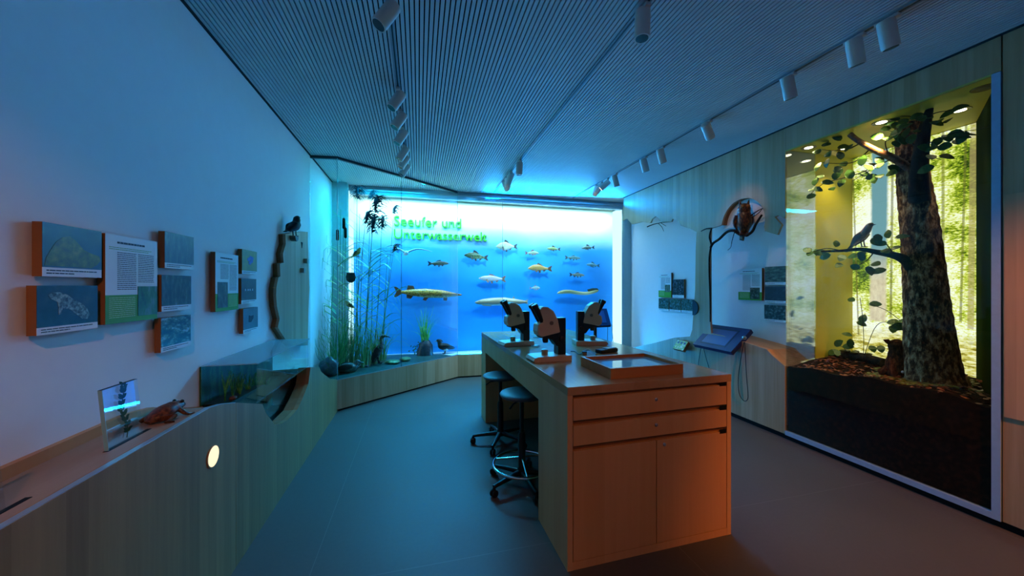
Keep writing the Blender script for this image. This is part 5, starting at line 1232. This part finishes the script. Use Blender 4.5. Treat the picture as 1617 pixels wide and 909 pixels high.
# ================================================================== CEILING TRACKS AND SPOTLIGHTS
M_TRACK = plain('track_grey', '#16242e', 0.45, 0.4); M_TRW = plain('track_white', '#8c99a2', 0.5)
def track(x, y0, y1, lab):
    o = thing('ceiling_track', (x, (y0 + y1) / 2, ZC), lab, 'lighting track', 'lighting tracks on the ceiling')
    MB().box((x - .017, y0, ZC - .010), (x + .017, y1, ZC - .0005)).build('rail', M_TRW, o, True)
    MB().box((x - .005, y0, ZC - .0115), (x + .005, y1, ZC - .0102)).build('slot', M_TRACK, o, True)
track(TRX[0], YN + .2, 4.75, 'left white ceiling track running toward the reed vitrine')
track(TRX[1], YN + .2, 5.9, 'middle white ceiling track above the work table')
track(TRX[2], YN + .2, 5.9, 'right white ceiling track along the wooden wall')
GT = 'spotlights on the ceiling tracks'
def track_lamp(x, y, aim, lab, lit=0.0, col=(1, .7, .42), ang=50):
    rt = thing('track_spotlight', (x, y, ZC - .011), lab, 'spotlight', GT)
    d = Vector(aim).normalized(); piv = Vector((x, y, ZC - .075))
    MB().box((x - .016, y - .055, ZC - .030), (x + .016, y + .055, ZC - .0118), None, .003).build('adapter', M_LAMP, rt, True)
    MB().tube([(x, y, ZC - .03), (x, y, ZC - .07)], .010, 10).build('stem', M_LAMP, rt, True, True)
    a = piv - d * .055; b_ = piv + d * .105
    MB().tube([a, a + d * .004, a + d * .03, b_ - d * .03, b_], [.034, .040, .042, .042, .042], 24).build('housing', M_LAMP, rt, True, True)
    MB().tube([b_ - d * .001, b_ + d * .0015], [.035, .034], 20).build('lens', M_DARK if not lit else glow('lamp_lens_lit', (1, .75, .45), 3), rt, True)
    if lit: spot('track_beam', b_ + d * .01, b_ + d * 3, lit, col, ang, .7, .03)
ordn = ['nearest', 'second', 'third', 'fourth', 'fifth', 'sixth', 'seventh', 'eighth', 'ninth', 'tenth']
for i, b_ in enumerate((38, 168, 199, 224, 249, 262, 274)):
    Z = F * 1.42 / (HY - b_); y = Z / CA + TRX[0] * SA / CA * -1
    y = (Z - TRX[0] * SA) / CA
    track_lamp(TRX[0], y, (-.5, -.12, -.85), ordn[i] + ' white spotlight from the camera on the left ceiling track')
for i, b_ in enumerate((50, 271, 287, 292, 297)):
    Z = F * 1.42 / (HY - b_); y = (Z - TRX[1] * SA) / CA
    track_lamp(TRX[1], y, (-.04, 0, -1) if i < 2 else (-.9 + .35 * i, .62, -.75), ordn[i] + ' white spotlight from the camera on the middle ceiling track', 0 if i < 2 else 95, (.42, .78, 1), 60)
for i, b_ in enumerate((65, 92, 147, 214, 252, 266, 290, 297, 302, 305)):
    Z = F * 1.42 / (HY - b_); y = (Z - TRX[2] * SA) / CA
    aim = (.28, 0, -.95) if i in (0,) else (.32, .05, -.95)
    if i == 3: aim = (XR - TRX[2], 3.27 - y, -.72)
    if i > 6: aim = (-.75 + .35 * (i - 7), .55, -.75)
    track_lamp(TRX[2], y, aim, ordn[i] + ' white spotlight from the camera on the right ceiling track', (8 if i == 3 else 0) if i < 7 else 95, (1, .55, .3) if i == 3 else (.42, .78, 1), 40 if i == 3 else 60)
# unseen heads added behind the camera to warm counter, table and floor
track_lamp(TRX[0], -.7, (-.33, .72, -1.0), 'unseen spotlight added behind the viewer on the left track', 95, (1, .40, .16), 70)
track_lamp(TRX[1], -.9, (.0, .75, -.72), 'unseen spotlight added behind the viewer on the middle track', 55, (1, .36, .05), 45)
track_lamp(TRX[2], -.6, (.14, .68, -.80), 'unseen spotlight added behind the viewer on the right track', 330, (1, .33, .05), 58)

# ================================================================== FOREST CASE CONTENTS
M_SOIL = patch('forest_soil', [(.3, '#080403'), (.5, '#1a0d07'), (.7, '#33190c')], 30, 5, (1, 1, 1), .9, .1)
def ymin(x): return lerp(VY0 + .005, 1.905, (x - 3.515) / (XV - 3.515)) + .012
def gz(x, y):
    e = .745 + .018 * math.sin(x * 9 + y * 4) + .014 * math.sin(y * 15 + 1.3) * math.cos(x * 7)
    e += .035 * max(0, 1 - math.hypot(x - 3.9, y - 1.93) / .38) + .05 * (x - 3.52) * .4
    e += .06 * max(0, 1 - math.hypot(x - 4.05, (y - 2.52) * .8) / .25)
    return e
m = MB(); NX, NY = 26, 40; X0, X1 = XR + .018, XV - .008
for i in range(NX + 1):
    x = lerp(X0, X1, i / NX)
    for j in range(NY + 1):
        y = lerp(ymin(x), VY1 - .014, j / NY); m.v.append(Vector((x, y, gz(x, y))))
for i in range(NX):
    for j in range(NY): a = i * (NY + 1) + j; m.f.append((a, a + NY + 1, a + NY + 2, a + 1))
b0 = len(m.v)
for j in range(NY + 1): p = m.v[j]; m.v.append(Vector((p.x, p.y, .09)))
for j in range(NY): m.f.append((j, j + 1, b0 + j + 1, b0 + j))
tag(m.build('forest_soil', M_SOIL, None, False, True, False), 'dark forest soil filling the lower half of the forest case', 'soil', kind='stuff')
r = random.Random(77); m = MB()
for k in range(900):
    x = r.uniform(X0 + .02, X1 - .03); y = r.uniform(ymin(x) + .02, VY1 - .04); z = gz(x, y) + .006
    d = Vector((r.uniform(-1, 1), r.uniform(-1, 1), r.uniform(-.3, .3))); leafshape(m, (x, y, z), d, r.uniform(.025, .05), r.uniform(.015, .028), (r.uniform(-.5, .5), r.uniform(-.5, .5), 1))
tag(m.build('leaf_litter', patch('leaf_litter', [(.3, '#3a140a'), (.5, '#7a3418'), (.68, '#b06a40'), (.8, '#d8a888')], 40, 3)), 'reddish brown fallen leaves scattered over the soil in the forest case', 'leaf litter', kind='stuff')
# moss round the trunk
m = MB()
for k in range(260):
    a = r.uniform(0, 6.28); rd = r.uniform(.12, .36); x = 3.88 + math.cos(a) * rd * .8; y = 1.95 + math.sin(a) * rd
    if y < ymin(x) + .04 or x < X0 + .03: continue
    z = gz(x, y); s1 = r.uniform(.018, .035); m.ball((x, y, z), (s1, s1, s1 * .55), 6, 4)
tag(m.build('moss_cushions', patch('moss', [(.3, '#2b2c08'), (.55, '#5c5814'), (.75, '#8f8226')], 60), None, False, True), 'olive moss cushions around the foot of the tree trunk', 'moss', kind='stuff')

# the tree
M_BARK = NT('beech_bark'); t = M_BARK; co = t.coords()
n1 = t.noise(t.mapping(co, (1, 1, .45)), 34, 6, .7); 
bc = t.ramp(n1, [(.36, rgb('#1c1008')), (.48, rgb('#5a3820')), (.56, rgb('#a87c52')), (.7, rgb('#d8b890'))])
t.bsdf(bc, .9, .15, 0, n1, .9, .012); M_BARK = t.m
TX = 3.9
def vp(a, b, x=TX): return P(a, b, 'x', x)
tree = thing('forest_tree', vp(1475, 612), 'rough-barked tree trunk with leafy branches inside the forest case', 'tree')
tkeys = [(1476, 622, 50), (1475, 606, 38), (1472, 585, 33), (1468, 540, 29), (1463, 480, 25.5), (1457, 410, 23), (1451, 350, 21.5), (1444, 300, 19.5), (1438, 250, 17), (1433, 205, 14.5), (1430, 185, 13)]
pts = [vp(a, b) for a, b, _ in tkeys]; rs = [px_r(p, k[2]) for p, k in zip(pts, tkeys)]
cp = curve_pts(pts, 6); cr = [interp([(i * 6, v_) for i, v_ in enumerate(rs)], k) for k in range(len(cp))]
o = MB().tube(cp, cr, 40).build('trunk', M_BARK, tree, True, True)
for v_ in o.data.vertices:
    n_v = v_.normal; k_ = math.sin(v_.co.z * 55 + 3 * math.sin(v_.co.y * 60)) * .003 + math.sin(v_.co.x * 70) * .002; v_.co += n_v * k_
def vlimb(name, keys, par=tree, seg=10, mat=None):
    p_ = [vp(a, b, x) for a, b, x, _ in keys]; r_ = [px_r(p, k[3]) for p, k in zip(p_, keys)]
    c_ = curve_pts(p_, 5); rr_ = [interp([(i * 5, v_) for i, v_ in enumerate(r_)], k) for k in range(len(c_))]
    return MB().tube(c_, rr_, seg).build(name, mat or M_BARKD, par, True, True)
b_up = vlimb('branch', [(1452, 318, 3.84, 13), (1451, 280, 3.80, 11.5), (1455, 235, 3.77, 9), (1461, 200, 3.75, 7), (1468, 172, 3.73, 4.5), (1472, 164, 3.72, 4)])
b_lf = vlimb('branch', [(1446, 275, 3.86, 6), (1428, 260, 3.80, 5.5), (1405, 247, 3.74, 5.5), (1380, 236, 3.70, 4.5), (1355, 222, 3.66, 3.8), (1342, 212, 3.64, 4)], mat=patch('lit_bark', [(.35, '#3a1f10'), (.55, '#7a4a2a'), (.75, '#b08460')], 40))  # bark lightened in colour for the light on this branch
b_lo = vlimb('branch', [(1446, 428, 3.84, 11), (1432, 412, 3.80, 7.5), (1412, 403, 3.75, 5.5), (1385, 398, 3.70, 4), (1358, 393.5, 3.68, 3), (1325, 396, 3.66, 2), (1285, 397, 3.64, 1.2)])
M_LEAF = patch('beech_leaf', [(.3, '#1d3a12'), (.55, '#3f6420'), (.8, '#7a8f38')], 14, 3)
m = MB(); k8 = [(0, 0), (.12, .30), (.35, .48), (.6, .46), (.85, .26), (1, 0), (.85, -.26), (.6, -.46), (.35, -.48), (.12, -.30)]
nk = len(k8); mid = [(.0, 0), (.5, 0), (1, 0)]
vs = [(a, b * .72, .10 * (1 - (2 * a - 1) ** 2) * .5 + abs(b) * .12) for a, b in k8] + [(a, b * .72, .10 * (1 - (2 * a - 1) ** 2) * .5 + abs(b) * .12 - .02) for a, b in k8]
m.add(vs, [tuple(range(nk)), tuple(range(2 * nk - 1, nk - 1, -1))] + [(i, (i + 1) % nk, nk + (i + 1) % nk, nk + i) for i in range(nk)])
leaf0 = m.build('leaf', M_LEAF, b_lf); leaf_used = [False]
def put_leaf(par, pos, r):
    sz = r.uniform(.075, .10); rot = (Matrix.Rotation(.45 + r.uniform(-.7, .7), 4, 'Z') @ Matrix.Rotation(r.uniform(-1.45, -.55), 4, 'Y') @ Matrix.Rotation(r.uniform(0, 6.28), 4, 'Z')).to_euler()
    loc = parent_matrix(par).inverted() @ Vector(pos)
    if not leaf_used[0]:
        leaf0.parent = par; leaf0.location = loc; leaf0.rotation_euler = rot; leaf0.scale = (sz,) * 3; leaf_used[0] = True
    else: piece(leaf0, 'leaf', loc, rot, par, (sz,) * 3)
r = random.Random(9)
def spray(par, tw_pts, leaves, x0, x1, r0=1.0):
    n = len(tw_pts); p_ = [vp(a, b, lerp(x0, x1, i / max(1, n - 1))) for i, (a, b) in enumerate(tw_pts)]
    c_ = curve_pts(p_, 4); MB().tube(c_, [px_r(c_[i], lerp(r0, .35, i / (len(c_) - 1))) for i in range(len(c_))], 6).build('twig', M_BARKD, par, True)
    for a, b in leaves:
        # hang each leaf at the depth of the nearest twig point
        best = min(c_, key=lambda q: (lambda u: (u[0] - a) ** 2 + (u[1] - b) ** 2)(((CX + F * ((q.x * CA - q.y * SA) / depth(q))), HY - F * (q.z - CAMZ) / depth(q))))
        put_leaf(par, vp(a, b, max(3.53, min(4.3, best.x + r.uniform(-.05, .05)))), r)
spray(b_lf, [(1360, 225), (1340, 235), (1318, 238), (1298, 236)], [(1300, 231), (1306, 241), (1322, 233), (1334, 240), (1294, 242), (1328, 222), (1312, 228)], 3.68, 3.60)
spray(b_lf, [(1375, 234), (1350, 255), (1320, 258), (1296, 256)], [(1296, 256), (1318, 263), (1328, 252), (1308, 250), (1336, 262)], 3.70, 3.60)
spray(b_lf, [(1400, 245), (1370, 268), (1335, 280), (1300, 290), (1275, 311)], [(1298, 281), (1286, 293), (1292, 300), (1305, 286), (1312, 296), (1325, 276), (1333, 282), (1273, 312), (1296, 288), (1318, 284), (1283, 297)], 3.74, 3.58)
spray(b_lf, [(1410, 250), (1385, 262), (1362, 276), (1345, 286)], [(1360, 262), (1376, 270), (1386, 266), (1394, 258), (1400, 274), (1354, 274), (1345, 282), (1366, 282), (1380, 280), (1388, 276), (1372, 258), (1402, 262)], 3.76, 3.62)
spray(b_lf, [(1405, 247), (1398, 225), (1412, 208), (1424, 196)], [(1420, 190), (1430, 196), (1406, 202), (1412, 212), (1396, 216), (1422, 204), (1390, 206), (1402, 222), (1436, 188)], 3.74, 3.66)
spray(b_up, [(1455, 240), (1436, 222), (1420, 212), (1400, 205)], [(1426, 218), (1412, 222), (1440, 212), (1432, 228), (1445, 205), (1405, 214)], 3.77, 3.66)
spray(b_up, [(1462, 195), (1440, 184), (1418, 184)], [(1428, 184), (1418, 188), (1440, 194), (1450, 184), (1434, 200)], 3.75, 3.66)
spray(b_up, [(1464, 185), (1478, 178), (1500, 174), (1524, 168)], [(1474, 186), (1502, 174), (1512, 172), (1530, 167), (1522, 169), (1494, 194), (1478, 197), (1490, 198)], 3.74, 3.70)
spray(b_up, [(1456, 228), (1478, 222), (1505, 210), (1540, 205), (1562, 200)], [(1490, 216), (1500, 224), (1510, 219), (1526, 207), (1484, 230), (1470, 236), (1504, 230), (1496, 212), (1516, 214), (1480, 218), (1512, 228)], 3.77, 3.62)
spray(b_up, [(1455, 250), (1470, 248), (1486, 252)], [(1472, 252), (1482, 246), (1464, 262), (1476, 262)], 3.77, 3.72)
spray(b_lo, [(1412, 402), (1402, 388), (1396, 380)], [(1385, 382), (1400, 386), (1413, 376), (1424, 388), (1394, 394), (1376, 376), (1404, 376)], 3.75, 3.68)
spray(b_lo, [(1380, 398), (1368, 412), (1355, 418)], [(1362, 412), (1358, 424), (1400, 425), (1390, 418), (1330, 416), (1340, 404), (1352, 405), (1370, 420)], 3.70, 3.64)
spray(b_lo, [(1330, 396), (1305, 392), (1282, 398)], [(1290, 393), (1280, 399), (1305, 398), (1320, 390), (1332, 402), (1276, 404), (1312, 402)], 3.66, 3.60)
# undergrowth seedling
sd = thing('beech_seedling', vp(1362, 575, 3.95), 'thin seedling with broad leaves left of the small furry animal', 'plant')
def seed(pts, leaves, x):
    c_ = curve_pts([vp(a, b, x) for a, b in pts], 4); MB().tube(c_, .0025, 5).build('stem', M_BARKD, sd, True)
    for a, b in leaves: put_leaf(sd, vp(a, b, x), r)
seed([(1362, 578), (1364, 540), (1362, 500), (1358, 470)], [(1350, 475), (1360, 510), (1352, 508), (1346, 530), (1372, 480)], 3.98)
seed([(1362, 570), (1380, 520), (1398, 508), (1420, 520), (1438, 520)], [(1400, 509), (1412, 513), (1430, 515), (1390, 545), (1375, 545)], 3.95)
seed([(1375, 480), (1400, 490), (1425, 508), (1440, 518)], [(1432, 514), (1420, 505)], 3.93)
seed([(1342, 572), (1335, 552), (1325, 545)], [(1318, 546), (1330, 547), (1342, 548), (1308, 560), (1322, 562)], 3.98)
# log
lg = thing('mossy_log', vp(1345, 580, 4.05), 'dark fallen log on the soil at the left of the forest case', 'log')
ps = [vp(1310, 572, 4.1), vp(1350, 575, 4.02), vp(1395, 590, 3.98)]
ps = [Vector((p.x, p.y, gz(p.x, p.y) + .03)) for p in ps]
MB().tube(curve_pts(ps, 4), .042, 12).build('wood', M_BARKD, lg, True, True)
for k in range(7): 
    p = ps[1] + Vector((r.uniform(-.05, .05), r.uniform(-.12, .12), .04)); MB().ball(p, (.03, .03, .012), 8, 5).build('moss_pad', patch('moss', [], 60), lg, True, True)
# jay on the lower branch
q = vp(1362, 391, 3.69)
bird('jay', (q.x, q.y, q.z), (-.32, -.95, 0), .20, 'rosy brown jay with dark tail perched on the lower branch', 'bird',
     [(-.52, .16, .04, .04), (-.36, .30, .11, .10), (-.05, .50, .17, .17), (.18, .70, .14, .15), (.30, .86, .12, .12), (.40, .92, .10, .09), (.46, .90, .04, .04)],
     dict(body=M_REDF, wing=plain('jay_wing', '#6b4a3a', 0.6, 0.3, 0, 0.2), tail=plain('jay_tail', '#171a24', 0.6), beak=M_HORN, leg=plain('jay_leg', '#6a4632', 0.6)),
     legs=((-.02, .38), (.04, .03), .06, .026), wing=[(.12, .60, .14, .04, .10), (-.12, .44, .17, .04, .12), (-.48, .16, .08, .02, .05)],
     tail=[(-.40, .24, .10, .04), (-.82, -.10, .08, .02)], beak=[(.44, .90, .035, .035), (.62, .90, .008, .008)], eye=(.40, .95, .085, .018))
# small furry animal seen from behind
M_FUR = patch('brown_fur', [(.3, '#1c0d06'), (.5, '#4a2412'), (.68, '#7a4422')], 70, 5, (1, 1, .35), .9, .1)
q = vp(1418, 592, 3.82); zb_ = gz(q.x, q.y)
an = thing('furry_animal', (q.x, q.y, zb_), 'small brown furry animal sitting upright beside the tree, seen from behind', 'animal')
S = .31
away = Vector((.72, .62, 0)).normalized(); sdv = Vector((.62, -.72, 0)).normalized()
def an_(a, b, c=0): return Vector((q.x, q.y, zb_)) + (away * a + Vector((0, 0, b)) + sdv * c) * S
p_, r_ = smooth_path([(an_(-.06, .0), .20 * S, .20 * S), (an_(-.04, .12), .26 * S, .24 * S), (an_(0, .36), .25 * S, .23 * S), (an_(.05, .58), .19 * S, .18 * S), (an_(.06, .70), .165 * S, .16 * S), (an_(.07, .82), .185 * S, .18 * S), (an_(.08, .93), .15 * S, .15 * S), (an_(.08, 1.0), .05 * S, .05 * S)], 5)
MB().tube(p_, r_, 18, up=tuple(away)).build('body', M_FUR, an, True, True)
for s1 in (-1, 1):
    MB().tube([an_(.05, .86, s1 * .12), an_(.04, .95, s1 * .20), an_(.03, .97, s1 * .27)], [.05 * S, .06 * S, .012 * S], 8).build('ear', M_FUR, an, True, True)
    MB().tube([an_(-.05, .22, s1 * .18), an_(.02, .10, s1 * .30), an_(.12, .02, s1 * .28)], [.11 * S, .10 * S, .05 * S], 10).build('haunch', M_FUR, an, True, True)
    MB().tube([an_(.18, .45, s1 * .12), an_(.24, .2, s1 * .12), an_(.27, .02, s1 * .12)], [.08 * S, .06 * S, .06 * S], 8).build('front_leg', M_FUR, an, True, True)
MB().tube([an_(.18, .82), an_(.28, .80), an_(.33, .78)], [.12 * S, .08 * S, .03 * S], 10).build('muzzle', M_FUR, an, True, True)
MB().tube([an_(-.22, .08), an_(-.34, .04, -.05), an_(-.38, .03, -.22)], [.05 * S, .06 * S, .03 * S], 8).build('tail', M_FUR, an, True, True)
MB().ball(an_(-.27, .20, .03), .035 * S, 8, 6).build('pale_patch', M_PALEF, an, True, True)
